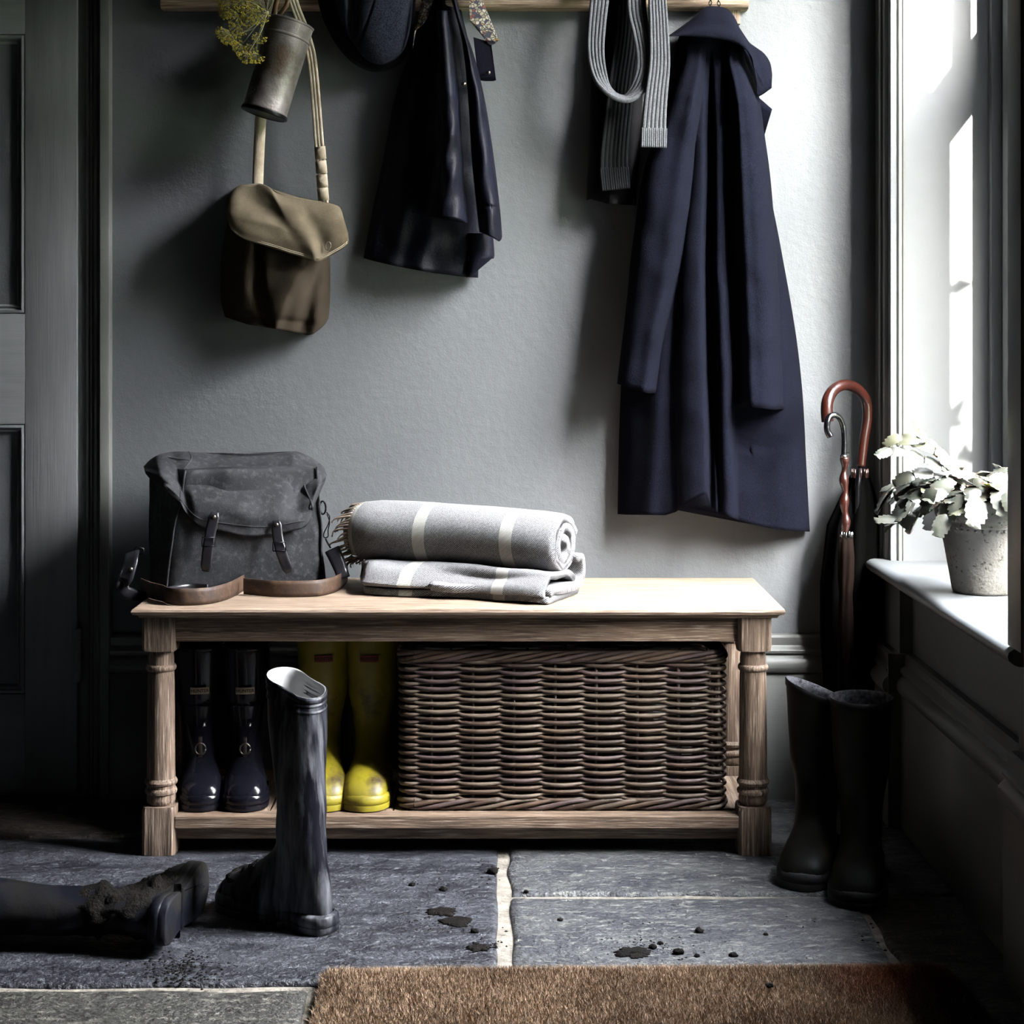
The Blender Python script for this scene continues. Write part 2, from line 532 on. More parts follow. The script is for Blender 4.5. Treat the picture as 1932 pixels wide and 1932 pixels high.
g = .008
flag(M['slate_navy'], [(-1.6, -1.052), (-g, -1.052), (-g, -.30), (-1.6, -.30)], 1)
flag(M['slate_navy'], [(-2.3, -1.06), (-1.615, -1.06), (-1.615, -.30), (-2.3, -.30)], 11.3)
flag(M['slate_navy'], [(-3, -1.05), (-2.315, -1.05), (-2.315, .03), (-3, .03)], 2)
fl_list = [
    ('slate_green', [(-1.35, -1.70), (-.285, -1.70), (-.285, -1.075), (-1.35, -1.075)], 3),
    ('slate_navy', [(-.262, -1.8), (.30, -1.8), (.30, -1.068), (-.262, -1.068)], 4),
    ('slate_brown', [(-1.25, -.285), (-g, -.285), (-g, .03), (-1.25, .03)], 5),
    ('slate_brown', [(-2.3, -.285), (-1.265, -.285), (-1.265, .03), (-2.3, .03)], 6),
    ('slate_blue', [(g + .004, -.628), (.78, -.628), (.78, .03), (g + .004, .03)], 7),
    ('slate_blue', [(g + .006, -1.062), (.600, -1.062), (.603, -.648), (g + .006, -.652)], 8),
    ('slate_brown', [(.612, -1.30), (.80, -1.30), (.80, -.648), (.612, -.648)], 9),
    ('slate_brown', [(.312, -1.8), (.60, -1.8), (.60, -1.078), (.312, -1.078)], 10),
    ('slate_brown', [(.612, -1.9), (.80, -1.9), (.80, -1.312), (.612, -1.312)], 12),
    ('slate_green', [(-3, -1.9), (-1.365, -1.9), (-1.365, -1.08), (-3, -1.08)], 13),
]
for mn, pts, sd in fl_list: flag(M[mn], pts, sd)
for i, (x0, x1) in enumerate(((-3, -1.9), (-1.89, -.8), (-.79, .1), (.11, .79))):
    for k, (y0, y1) in enumerate(((-2.7, -1.93), (-3.6, -2.71), (-4.8, -3.61))):
        flag(M[['slate_navy', 'slate_green', 'slate_blue', 'slate_brown'][(i + k) % 4]], [(x0, y0), (x1, y0), (x1, y1), (x0, y1)], 20 + i * 4 + k)

# ------------------------------------------------------------------ bench
bench = thing('bench', 'limed oak hall bench with turned legs and a low slatted shelf', 'bench', (-.08, -.235, 0))
BX0, BX1, BY0, BY1 = -.681, .519, -.434, -.030
rings = []
for z, i in ((.4405, .013), (.446, .010), (.448, .002), (.453, 0), (.4575, .0015), (.460, .006)):
    rings.append([(BX0 + i, BY0 + i, z), (BX1 - i, BY0 + i, z), (BX1 - i, BY1 - i, z), (BX0 + i, BY1 - i, z)])
obj('tabletop', loft(rings), M['oakx'], bench, False)


def leg(x, y, yaw):
    h = .0305
    pr = [(.019, .085), (.022, .0895), (.0262, .095), (.0270, .101), (.0262, .107), (.0262, .109), (.0290, .111), (.0300, .115), (.0285, .119), (.0262, .121),
          (.0264, .126), (.0295, .1285), (.0305, .1325), (.0290, .136), (.0262, .139), (.0258, .16), (.0254, .24), (.0250, .315), (.0243, .3375), (.0265, .339),
          (.0282, .342), (.0282, .346), (.0265, .349), (.0240, .3505), (.0242, .362), (.0225, .377), (.020, .385)]
    turned = lathe(pr, x, y, 36)

    def blk(z0, z1, top):
        rr_ = []
        prof = [(0, 0), (1, 0)]
        n = 8
        rings_ = []
        zs = ([(z0, .5), (z0 + .002, 0)] + [(z1 - .010, 0)] + [(z1 - .003, .12), (z1, .30)]) if top else ([(z0, .30), (z0 + .003, .12), (z0 + .010, 0)] + [(z1, 0)])
        for z, k in zs:
            # square section, corners rounded in with k
            ring = []
            for q in range(32):
                a = 2 * math.pi * (q + .5) / 32
                c_, s_ = math.cos(a), math.sin(a)
                m_ = max(abs(c_), abs(s_))
                rs = h / m_
                rc = h * 1.02
                r_ = rs * (1 - k) + min(rs, rc) * k
                ring.append((x + r_ * c_, y + r_ * s_, z))
            rings_.append(ring)
        return loft(rings_)
    return join(turned, blk(0, .0895, True), blk(.377, .4405, False))


for lx, ly in ((-.635, -.385), (.466, -.385), (-.635, -.080), (.466, -.080)):
    obj('leg', leg(lx, ly, 0), M['oakz'], bench, True, angle=35)
obj('apron', box(-.605, .436, -.402, -.382, .394, .4405, .001), M['oakb'], bench, False)
obj('apron', box(-.605, .436, -.083, -.063, .394, .4405, .001), M['oakb'], bench, False)
obj('apron', box(-.655, -.635, -.356, -.110, .394, .4405, .001), M['oaky'], bench, False)
obj('apron', box(.466, .486, -.356, -.110, .394, .4405, .001), M['oaky'], bench, False)
obj('shelf_rail', box(-.605, .436, -.412, -.372, .0505, .073, .0015), M['oakb'], bench, False)
obj('shelf_rail', box(-.605, .436, -.395, -.375, .027, .0500, .001), M['oakb'], bench, False)
obj('shelf_rail', box(-.605, .436, -.093, -.060, .0505, .073, .0015), M['oakb'], bench, False)
for i in range(10):
    x0 = -.665 + i * .1152
    xa = x0 + .0015; xb = x0 + .1152 - .0015
    ya, yb = (-.3715, -.0935)
    if i in (0, 9): ya, yb = -.3520, -.1130
    obj('shelf_plank', box(xa, xb, ya, yb, .0525, .0722, .0012), M['oaky'], bench, False)

# ------------------------------------------------------------------ coat rail
rail = thing('coat_rail', 'long oak peg rail with a moulded lower edge along the top of the wall', 'coat rail', (-.10, 0, 1.62))
s_ = 3336 / 3.634
rx0, rx1 = (302 - VX) / s_, (1413 - VX) / s_
RP = [(0, .0), (-.030, .0), (-.036, .004), (-.038, .009), (-.0375, .016), (-.034, .019), (-.034, .105), (-.030, .108), (0, .108)]
obj('rail_board', loft([[(x, y, 1.632 + z) for y, z in RP] for x in (rx0, rx0 + .003, rx1 - .003, rx1)]), M['oakx'], rail, True, angle=35)
for bx in ((1397 - VX) / 912 - .035, -.26):
    obj('bracket', box(bx, bx + .035, -.018, -.0, 1.603, 1.633, .0015), M['oakz'], rail, False)
obj('shelf', box(rx0 - .02, rx1 + .02, -.13, 0, 1.742, 1.762, .003), M['oakx'], rail, False)
for hx in (-.44, -.27, -.06, .215, .415):
    obj('peg', tube([(hx, -.02, 1.675), (hx, -.075, 1.680), (hx, -.105, 1.690), (hx, -.112, 1.694)], [.010, .008, .009, .015], 14), M['oaky'], rail)

# ------------------------------------------------------------------ cloth volumes (garments and bags)
def drape(xl, xr, yt, yb, depth, nu=40, nv=60, back=-.010, edge=None, pw=2.6, wob=0.0, seed=0, open_bottom=False):
    """closed cloth volume. xl/xr: left/right photo-x as function of photo-y; yt/yb: top/bottom photo-y as function of u;
    depth(u, v, x, y): how far the front stands off the back plane (metres)"""
    F_, B_ = [], []
    for i in range(nv + 1):
        v = i / nv; fr, bk = [], []
        for j in range(nu + 1):
            u = j / nu
            y = yt(u) + (yb(u) - yt(u)) * v
            a, b = xl(y), xr(y)
            x = a + (b - a) * u
            e = (1 - abs(2 * u - 1) ** pw)
            e = max(0.0, e) ** .6
            bk_y = back(u, v) if callable(back) else back
            d = depth(u, v, x, y) * e
            if wob: d += wob * nz(x * .02 + seed, y * .02, seed) * e
            ft = P(x, y, bk_y - max(d, .0015))
            fr.append(ft); bk.append(P(x, y, bk_y))
        F_.append(fr); B_.append(bk)
    rings = []
    for fr, bk in zip(F_, B_): rings.append(fr + bk[::-1])
    return loft(rings, True, not open_bottom)


def pth(pts):      # x as a smooth function of y from [(y, x)...]
    return lambda y: cl_(pts, y)


def uf(pts):
    return lambda u: cl_(pts, u)


def lin(pts):
    return lambda u: pl_(pts, u)


def ridge(x, c, wl, wr):
    """soft fold: rises over wl on its left and falls over wr on its right"""
    d = x - c
    w_ = wl if d < 0 else wr
    return math.exp(-(d / w_) ** 2)


def asym(x, c, wl, wr):
    """rounded hump with a steep right flank"""
    d = x - c
    if d < -wl or d > wr: return 0
    t = d / (wl if d < 0 else wr)
    return math.sqrt(max(0, 1 - t * t))


def fibre(name, c, c2, bscale=900, bump=.5, sheen=0.0, rough=.95, speck=None, **kw):
    return mat(name, c, rough, c2, scale=420, lo=.35, hi=.65, bump=bump, bscale=bscale, bump2=.25, bscale2=90, sheen=sheen, dist=.0012, spec=.06, **kw)


M['navy_wool'] = fibre('navy_wool', '#05060b', '#11131f', 700, .9)
M['navy_felt'] = fibre('navy_felt', '#090a10', '#2c303c', 800, .9, sheen=.02)
M['wax'] = mat('waxed_cotton', '#090a13', .55, '#0f1120', scale=9, lo=.4, hi=.7, bump=.45, bscale=22, bump2=.25, bscale2=160, dist=.004, spec=.14)
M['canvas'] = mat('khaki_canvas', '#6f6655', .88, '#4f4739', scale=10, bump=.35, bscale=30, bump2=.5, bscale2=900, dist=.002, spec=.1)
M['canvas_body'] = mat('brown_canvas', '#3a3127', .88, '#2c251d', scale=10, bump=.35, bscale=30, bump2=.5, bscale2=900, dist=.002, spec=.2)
M['webbing'] = mat('cream_webbing', '#b3a896', .85, '#988b78', scale=30, bump=.5, bscale=500, dist=.0012, spec=.2)
M['grey_knit'] = fibre('grey_knit', '#3a3c40', '#5d5f63', 900, .6, .1)
M['grey_knit_shaded'] = fibre('grey_knit_shaded', '#131315', '#1f2022', 900, .6)  # same grey scarf knit, darkened so its rear end looks in shadow
M['dark_knit'] = fibre('dark_knit', '#09090b', '#0f0f12', 500, .6, .05)
M['brass'] = mat('aged_metal', '#8a8378', .35, metal=1, col2='#4a443c', scale=40)
M['black_metal'] = mat('black_metal', '#17171a', .35, metal=.8)

# ---- navy wool coat
coat = thing('overcoat', 'long navy wool overcoat with a wide collar at the right end of the rail', 'coat', P(1345, 20, -.03))
# body
cxl = pth([(20, 1300), (90, 1275), (180, 1262), (300, 1222), (450, 1195), (600, 1180), (740, 1171), (860, 1167), (975, 1165)])
cxr = pth([(20, 1375), (90, 1412), (180, 1432), (260, 1441), (330, 1447), (450, 1470), (620, 1500), (740, 1514), (870, 1521), (1004, 1528)])


def coat_yb(u):
    return pl_([(0, 970), (.04, 971), (.25, 972), (.305, 966), (.34, 955), (.40, 942), (.463, 931), (.468, 933), (.49, 958), (.53, 968), (.6, 977), (.68, 987), (.78, 996), (.88, 1001), (.98, 1003), (1, 1003)], u)


def coat_depth(u, v, x, y):
    d = .035 + .055 * min(1, max(0, (y - 60) / 500))
    r1 = pl_([(60, 1322), (300, 1322), (500, 1306), (700, 1304), (940, 1318)], y)
    r2 = pl_([(60, 1352), (300, 1357), (500, 1358), (700, 1368), (1000, 1377)], y)
    r3 = pl_([(60, 1300), (300, 1290), (500, 1262), (700, 1245), (960, 1225)], y)
    k = min(1, max(0, (y - 90) / 160))
    w1 = pl_([(100, 14), (400, 22), (900, 44)], y)
    d += k * .036 * asym(x, r1 + w1 * .35, w1 * 1.25, w1 * .40 + 6)
    d += k * .034 * asym(x, r2, pl_([(100, 10), (900, 18)], y), pl_([(100, 14), (900, 16)], y))
    d += k * .014 * ridge(x, r3, 22, 18)
    d += .02 * ridge(x, pl_([(500, 1480), (1000, 1500)], y), 40, 30) * min(1, max(0, (y - 400) / 300))
    d -= .030 * ridge(x, pl_([(300, 1338), (700, 1340), (960, 1343)], y), 7, 6) * k
    d -= .028 * ridge(x, pl_([(760, 1388), (1000, 1400)], y), 10, 60) * (1 if 760 < y < 850 else max(0, 1 - abs(y - 805) / 120))
    return d


obj('coat_body', drape(cxl, cxr, lambda u: 58, coat_yb, coat_depth, 130, 120, back=-.012, wob=.004), M['navy_wool'], coat)
# left sleeve (in shade) and right sleeve
sxl = pth([(120, 1290), (200, 1258), (320, 1215), (480, 1192), (600, 1179), (725, 1164), (745, 1163)])
sxr = pth([(120, 1332), (200, 1326), (320, 1313), (420, 1302), (520, 1285), (640, 1255), (745, 1238)])
obj('sleeve', drape(sxl, sxr, lambda u: 84, lin([(0, 724), (.15, 727), (.35, 733), (.8, 742), (1, 742)]),
                    lambda u, v, x, y: (.05 + .014 * ridge(u, .75, .22, .2) + .006 * math.sin(y * .05 + u * 3) * v) * min(1, .25 + v * 5), 40, 60,
                    back=lambda u, v: -.050 - .035 * min(1, v * 2.2), pw=2.4, wob=.006, seed=3), M['navy_wool'], coat)
rxl = pth([(110, 1362), (200, 1372), (330, 1374), (500, 1378), (650, 1384), (775, 1387)])
rxr = pth([(110, 1405), (180, 1431), (250, 1442), (330, 1453), (450, 1463), (560, 1470), (680, 1475), (775, 1479)])
obj('sleeve', drape(rxl, rxr, lambda u: 84, lin([(0, 760), (.2, 766), (.5, 770), (.8, 773), (1, 772)]),
                    lambda u, v, x, y: (.052 + .026 * asym(u, .72, .6, .3) + .010 * ridge(u, .30, .14, .12)) * min(1, .25 + v * 5), 44, 60,
                    back=lambda u, v: -.045 - .035 * min(1, v * 2.2), pw=2.2, wob=.006, seed=5), M['navy_wool'], coat)
# wide collar folded over the top
ctop = lin([(0, 68), (.12, 55), (.25, 38), (.38, 18), (.5, 12), (.62, 16), (.72, 40), (.80, 66), (.90, 88), (.97, 104), (1, 118)])


def coll(u, v):
    top = (1262 + 195 * u ** 1.0)
    return top


colT = [(1262, 67), (1285, 52), (1310, 32), (1330, 14), (1352, 12), (1374, 18), (1388, 36), (1400, 62), (1418, 84), (1440, 99), (1453, 118), (1457, 140)]
colB = [(1262, 69), (1285, 68), (1310, 69), (1335, 71), (1360, 74), (1385, 80), (1405, 92), (1420, 112), (1424, 135), (1427, 160), (1430, 182), (1456, 166)]


def sheet(T, Bt, depth, nu, nv, thick=.004, back=None):
    """folded cloth sheet between a top and a bottom outline (photo pixels), depth(u,v) -> Y"""
    T = smooth_path([(a, b, 0) for a, b in T], nu // (len(T) - 1)); Bt = smooth_path([(a, b, 0) for a, b in Bt], nu // (len(Bt) - 1))
    n = min(len(T), len(Bt)); rows = []; rowb = []
    for i in range(nv + 1):
        v = i / nv; r_, q_ = [], []
        for j in range(n):
            u = j / (n - 1); c = T[j].lerp(Bt[j], v)
            Y = depth(u, v); r_.append(P(c.x, c.y, Y)); q_.append(P(c.x, c.y, Y + (thick if back is None else back(u, v))))
        rows.append(r_ + q_[::-1])
    return loft(rows)


obj('collar', sheet(colT, colB, lambda u, v: -.060 - .050 * math.sin(min(1, v * 1.15) * math.pi * .5) ** .7 + .02 * abs(u - .4) + .004 * nz(u * 6, v * 3, 1), 88, 14, .012), M['navy_wool'], coat)
obj('collar_tip', sheet([(1425, 178), (1434, 188), (1446, 197), (1457, 206)], [(1432, 275), (1437, 272), (1440, 262), (1440.5, 261)], lambda u, v: -.050 - .012 * u, 12, 6, .006), M['navy_wool'], coat)
0 and obj('undercollar', sheet([(1275, 70), (1330, 60), (1380, 70), (1430, 120)], [(1300, 120), (1335, 110), (1375, 112), (1425, 175)], lambda u, v: -.058 - .02 * v, 24, 6, .02), M['navy_wool'], coat)


def chain(pa, pb, n=5):
    out = []
    for i in range(n):
        a = pa.lerp(pb, i / n); b = pa.lerp(pb, (i + 1) / n)
        c = (a + b) / 2; l = (b - a).length * .65; wdt = l * .55
        ax = (b - a).normalized(); sd = Vector((1, 0, 0)) if i % 2 else Vector((0, 1, 0))
        out.append(tube([c + ax * (l * math.sin(t * math.pi / 5)) + sd * (wdt * math.cos(t * math.pi / 5)) for t in range(11)], .0009, 5))
    return join(*out)


obj('chain_loop', join(chain(P(1339, 16, -.058), P(1343, -20, -.08)), chain(P(1358, 18, -.058), P(1352, -20, -.08))), M['black_metal'], coat)

# ---- grey ribbed scarf
scarf = thing('scarf', 'grey ribbed knit scarf looped over the rail beside the navy overcoat', 'scarf', P(1180, 0, -.10))
W_ = .037


def spath(pts, n=7):
    return smooth_path([P(x, y, Y) for x, y, Y in pts], n)


lp = spath([(1136, -60, -.085), (1131, 0, -.105), (1127, 40, -.115), (1124, 90, -.12), (1128, 130, -.12), (1138, 160, -.12), (1158, 181, -.12), (1182, 187, -.12),
            (1202, 170, -.12), (1214, 140, -.12), (1217, 105, -.118), (1210, 60, -.115), (1202, 20, -.10), (1200, -50, -.085)], 9)
ups = []
nL = len(lp)
for i in range(nL):
    t = i / (nL - 1)
    k = math.sin(min(1, max(0, (t - .22) / .5)) * math.pi)      # turns edge-on through the bottom bend
    ups.append(Vector((0, -1, 0)).lerp(Vector(((.5 - t) * .8, -.32, .95)), min(1, k * .95)).normalized())
obj('scarf_loop', ribbon(lp, lambda t: .040 - .008 * math.sin(t * math.pi), .006, ups, ribs=5, ribd=.0026, m=40), M['grey_knit'], scarf)
e1 = spath([(1236, -60, -.09), (1240, 0, -.115), (1243, 60, -.128), (1244, 120, -.130), (1238, 180, -.132), (1234, 230, -.132), (1233, 278, -.130)], 9)
obj('scarf_end', join(ribbon(e1, lambda t: .034 + .018 * t, .008, (.12, -1, 0), ribs=6, ribd=.0026, m=48),
                      ribbon([p + Vector((0, -.0005, 0)) for p in e1[-8:]], lambda t: .053, .009, (.12, -1, 0), ribs=13, ribd=.002, m=52)), M['grey_knit'], scarf)
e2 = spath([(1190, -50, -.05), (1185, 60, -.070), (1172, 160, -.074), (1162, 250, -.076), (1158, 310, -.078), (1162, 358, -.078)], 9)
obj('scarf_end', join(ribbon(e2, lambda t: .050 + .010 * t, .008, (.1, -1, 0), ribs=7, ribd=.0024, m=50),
                      ribbon([p + Vector((0, -.0005, 0)) for p in e2[-9:]], lambda t: .060, .009, (.1, -1, 0), ribs=13, ribd=.002, m=52)), M['grey_knit_shaded'], scarf)

# ---- dark jacket hanging behind the scarf
dj = thing('jumper', 'near-black knitted jumper hanging in shadow behind the grey scarf', 'jumper', P(1170, 40, -.03))
obj('jumper_body', drape(pth([(0, 1128), (100, 1117), (250, 1112), (385, 1106)]), pth([(0, 1215), (200, 1212), (385, 1200)]), lambda u: -20,
                         lin([(0, 378), (.2, 372), (.4, 384), (1, 388)]), lambda u, v, x, y: .05 + .006 * math.sin(u * 16), 50, 30, back=-.012, wob=.006, seed=8), M['dark_knit'], dj)

# ---- navy wool cap
cap = thing('wool_cap', 'round navy felted wool cap with stitched crown panels hanging between the can and the jacket', 'cap', P(695, 30, -.03))


cT = [(622, -60), (660, -62), (700, -62), (740, -62), (778, -60)]
cB = [(626, -20), (634, 12), (644, 40), (656, 66), (668, 84), (684, 106), (702, 119), (722, 122), (742, 115), (758, 100), (768, 80), (776, 40), (780, -20)]


def capY(u, v):
    d = .085 * math.sqrt(max(0, 1 - (2 * u - 1) ** 2 * .85)) * math.cos(v * math.pi * .5 * .95) ** .35
    d += .012 * asym(u, .14, .12, .10) * (1 - v * .5)
    d -= .018 * math.exp(-((u - .30) / .06) ** 2) * (1 - v ** 3)
    d -= .0035 * math.exp(-((u - (.62 - .28 * v)) / .010) ** 2) * (1 if v < .95 else 0)
    d += .003 * nz(u * 5, v * 4, 6)
    return -.035 - max(.002, d)


obj('cap_crown', sheet(cT, cB, capY, 120, 50, back=lambda u, v: max(.001, -.028 - capY(u, v))), M['navy_felt'], cap)
dT = [(592, -60), (640, -62), (700, -62), (750, -62), (786, -60)]
dB = [(596, -20), (604, 20), (616, 52), (634, 84), (660, 114), (690, 132), (716, 136), (742, 128), (762, 112), (776, 88), (783, 40), (784, 0), (786, -20)]
obj('cap_band', sheet(dT, dB, lambda u, v: -.042 - .012 * math.cos(v * 1.4), 120, 20, back=lambda u, v: .026), M['dark_knit'], cap)

# ---- waxed jacket
jk = thing('waxed_jacket', 'dark navy waxed cotton jacket with a patterned collar lining hanging mid rail', 'jacket', P(830, 10, -.03))
jxl = pth([(-30, 806), (30, 795), (85, 777), (150, 754), (200, 741), (300, 723), (400, 702), (490, 685)])
jxr = pth([(-30, 858), (60, 880), (150, 900), (250, 915), (350, 925), (450, 918), (490, 905), (526, 902)])
obj('jacket_body', drape(jxl, jxr, lambda u: -35, lin([(0, 487), (.1, 493), (.3, 503), (.6, 515), (.9, 523), (1, 524)]),
                         lambda u, v, x, y: .022 + .020 * min(1, v * 2) + .012 * ridge(u, .25, .10, .08) + .010 * ridge(u, .05, .05, .05) + .012 * ridge(u, .5, .1, .07), 80, 60, back=-.012, wob=.01, seed=2), M['wax'], jk)
# near sleeve, cuff at lower centre
obj('sleeve', drape(pth([(40, 812), (130, 818), (250, 820), (340, 815), (420, 800)]), pth([(40, 852), (130, 862), (200, 868), (300, 873), (360, 877), (420, 884)]), lambda u: 20,
                    lin([(0, 407), (.3, 411), (.7, 412), (.9, 418), (1, 424)]),
                    lambda u, v, x, y: .035 + .016 * asym(u, .74, .45, .22) + .007 * math.sin(y * .075 + u * 2.6) * ridge(u, .7, .3, .3) * min(1, max(0, (y - 140) / 120)), 40, 90,
                    back=lambda u, v: -.055 - .035 * min(1, v * 2.5), pw=2.2, wob=.006, seed=9), M['wax'], jk)
# far sleeve to the right
obj('sleeve', drape(pth([(-20, 846), (60, 868), (120, 877), (200, 884), (300, 890), (400, 900), (450, 906)]), pth([(-20, 858), (40, 872), (100, 893), (170, 911), (250, 925), (330, 936), (400, 944), (452, 948)]), lambda u: -30,
                    lin([(0, 438), (.3, 441), (.6, 448), (.85, 456), (.95, 452), (1, 446)]),
                    lambda u, v, x, y: .038 + .012 * asym(u, .6, .5, .4) + .004 * math.sin(y * .06 + u * 3) - (.004 if abs(y - (386 + 6 * u)) < 2.0 else 0), 36, 150,
                    back=lambda u, v: -.045 - .03 * min(1, v * 2.5), pw=2.2, wob=.005, seed=12), M['wax'], jk)
obj('rear_panel', drape(pth([(440, 880), (525, 880)]), pth([(440, 930), (484, 933), (490, 930), (525, 903)]), lambda u: 440, lin([(0, 524), (.4, 520), (.48, 490), (1, 488)]), lambda u, v, x, y: .03, 14, 10, back=-.03), M['wax'], jk)
obj('storm_tab', sheet([(893, 70), (905, 74), (925, 80), (927, 84)], [(903, 151), (915, 153), (930, 153), (936, 151)], lambda u, v: -.065 - .004 * u, 12, 8, .006), M['wax'], jk)
obj('snap', tube([P(922, 137, -.070), P(922, 137, -.0735)], .0038, 14), M['brass'], jk)
obj('snap', tube([P(874, 158, -.118), P(877, 160, -.123)], .0045, 14), M['brass'], jk)
# patterned lining (small printed pebbles: flat print)
m = bpy.data.materials.new('printed_lining'); m.use_nodes = True
t = m.node_tree; b_ = t.nodes['Principled BSDF']; b_.inputs['Roughness'].default_value = .7
tcn = t.nodes.new('ShaderNodeTexCoord'); vo = t.nodes.new('ShaderNodeTexVoronoi'); vo.inputs['Scale'].default_value = 150
ve = t.nodes.new('ShaderNodeTexVoronoi'); ve.inputs['Scale'].default_value = 150; ve.feature = 'DISTANCE_TO_EDGE'
rmp = t.nodes.new('ShaderNodeValToRGB'); rmp.color_ramp.interpolation = 'CONSTANT'
for i, (p_, c_) in enumerate(((0, '#857d68'), (.3, '#191c2b'), (.42, '#6b6350'), (.6, '#5c1f13'), (.68, '#969080'), (.86, '#23273a'), (.92, '#7d5f28'))):
    el = rmp.color_ramp.elements[0] if i == 0 else rmp.color_ramp.elements.new(p_)
    el.position = p_; el.color = srgb(c_)
mth = t.nodes.new('ShaderNodeMath'); mth.operation = 'GREATER_THAN'; mth.inputs[1].default_value = .09
mx = t.nodes.new('ShaderNodeMix'); mx.data_type = 'RGBA'; mx.inputs['A'].default_value = srgb('#14172a')
sxx = t.nodes.new('ShaderNodeSeparateColor')
for v_ in (vo, ve): t.links.new(tcn.outputs['Object'], v_.inputs['Vector'])
t.links.new(vo.outputs['Color'], sxx.inputs[0]); t.links.new(sxx.outputs[0], rmp.inputs[0]); t.links.new(ve.outputs['Distance'], mth.inputs[0])
t.links.new(mth.outputs[0], mx.inputs['Factor']); t.links.new(rmp.outputs[0], mx.inputs['B']); t.links.new(mx.outputs['Result'], b_.inputs['Base Color'])
M['print'] = m
obj('collar_lining', sheet([(798, -20), (806, -20), (818, -20), (826, -20)], [(779, 92), (783, 58), (792, 52), (806, 36)], lambda u, v: -.085 - .02 * u, 18, 16, .004), M['print'], jk)
obj('collar_lining', sheet([(884, -20), (890, -20), (898, -20), (902, -20)], [(886, 40), (900, 52), (924, 84), (941, 76)], lambda u, v: -.075 + .008 * u, 18, 16, .004), M['print'], jk)

# ---- canvas haversack
hv = thing('haversack', 'khaki canvas haversack hanging from long webbing straps below the metal can', 'bag', P(545, 480, -.02))


def hbody(u, v, x, y):
    d = .055 + .030 * math.sin(min(1, v * 1.1) * math.pi) ** .6
    d += .018 * ridge(x, pl_([(480, 590), (560, 540), (630, 515)], y), 40, 12)
    d -= .020 * ridge(x, pl_([(480, 612), (540, 590), (620, 575)], y), 16, 14)
    d -= .018 * ridge(x, pl_([(540, 486), (630, 508)], y), 14, 10)
    return d


obj('bag_body', drape(pth([(400, 432), (480, 418), (560, 416), (610, 428), (635, 436)]), pth([(400, 616), (480, 622), (560, 623), (600, 620), (615, 617), (634, 600)]), lambda u: 395,
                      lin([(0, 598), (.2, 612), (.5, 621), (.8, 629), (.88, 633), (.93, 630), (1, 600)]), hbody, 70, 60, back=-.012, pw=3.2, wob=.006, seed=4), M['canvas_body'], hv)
fT = [(423, 392), (427, 374), (440, 357), (455, 349), (475, 349), (490, 346), (508, 353), (524, 366), (560, 372), (600, 379), (632, 386), (643, 394), (648, 410)]
fB = [(425, 398), (430, 415), (437, 434), (458, 450), (490, 461), (520, 470), (545, 478), (570, 485), (588, 491), (600, 494), (625, 482), (655, 462), (657, 440)]


def fdepth(u, v):
    d = .075 + .040 * math.sin(min(1, .12 + v * .95) * math.pi * .62)
    d -= .030 * (abs(2 * u - 1) ** 4)
    d -= .017 * math.exp(-((u - (.30 + .20 * v)) / .13) ** 2) * math.sin(min(1, v * 1.6) * math.pi) ** 1
    d += .006 * math.exp(-((u - (.52 + .22 * v)) / .08) ** 2)
    d -= .010 * math.exp(-((u - (.66 + .16 * v)) / .05) ** 2) * min(1, v * 2)
    d += .003 * nz(u * 7, v * 4, 2)
    return -.012 - d


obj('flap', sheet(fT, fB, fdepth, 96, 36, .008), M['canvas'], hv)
obj('flap_top', sheet(fT, fT, lambda u, v: fdepth(u, 0) + v * .075, 96, 5, .006), M['canvas'], hv)
fbt = smooth_path([(a, b, 0) for a, b in fB], 8)
seam = []
for a, k in ((2.5, 0), (5.5, 0)):
    seam.append(tube([P(p.x, p.y - a - 1, fdepth(min(1, i / (len(fbt) - 1)), .96) - .0012) for i, p in enumerate(fbt[8:-8])], .0007, 5))
patch = [P(x, y, -.128) for x, y in ((598, 488), (608, 453), (654, 457))]
obj('stitching', join(*seam), M['webbing'], hv)


def ringp(c, r1, r2, wr, tilt=0):
    return tube([c + Vector((r1 * math.cos(a) * math.cos(tilt) - r2 * math.sin(a) * math.sin(tilt), 0, r1 * math.cos(a) * math.sin(tilt) + r2 * math.sin(a) * math.cos(tilt))) for a in [2 * math.pi * k / 18 for k in range(19)]], wr, 6)


obj('eyelet', ringp(P(619, 464, -.122), .0052, .0078, .0012, -.2), M['brass'], hv)
obj('eyelet', ringp(P(446, 412, -.100), .0050, .0062, .0012, .3), M['brass'], hv)
obj('strap', ribbon(spath([(486, 352, -.06), (488, 300, -.05), (491, 240, -.048), (496, 180, -.048), (506, 80, -.05), (516, -10, -.07), (520, -60, -.08)]), .0225, .003, (.15, -1, 0)), M['webbing'], hv)
rs = spath([(611, 390, -.055), (608, 330, -.062), (603, 280, -.062), (596, 190, -.062), (588, 110, -.062), (575, 60, -.064), (556, 10, -.075), (540, -50, -.10)], 8)
obj('strap', ribbon(rs, .0195, .004, (-.1, -1, 0), ribs=3, ribd=.0012, m=18), M['webbing'], hv)
for k, yy in enumerate((288, 315, 341, 366)):
    xx = pl_([(270, 603), (388, 611)], yy)
    obj('strap_keeper', ribbon([P(xx - 1, yy - 11, -.064), P(xx, yy, -.066), P(xx + 1, yy + 12, -.064)], .0225, .006, (-.1, -1, 0)), M['webbing'], hv)

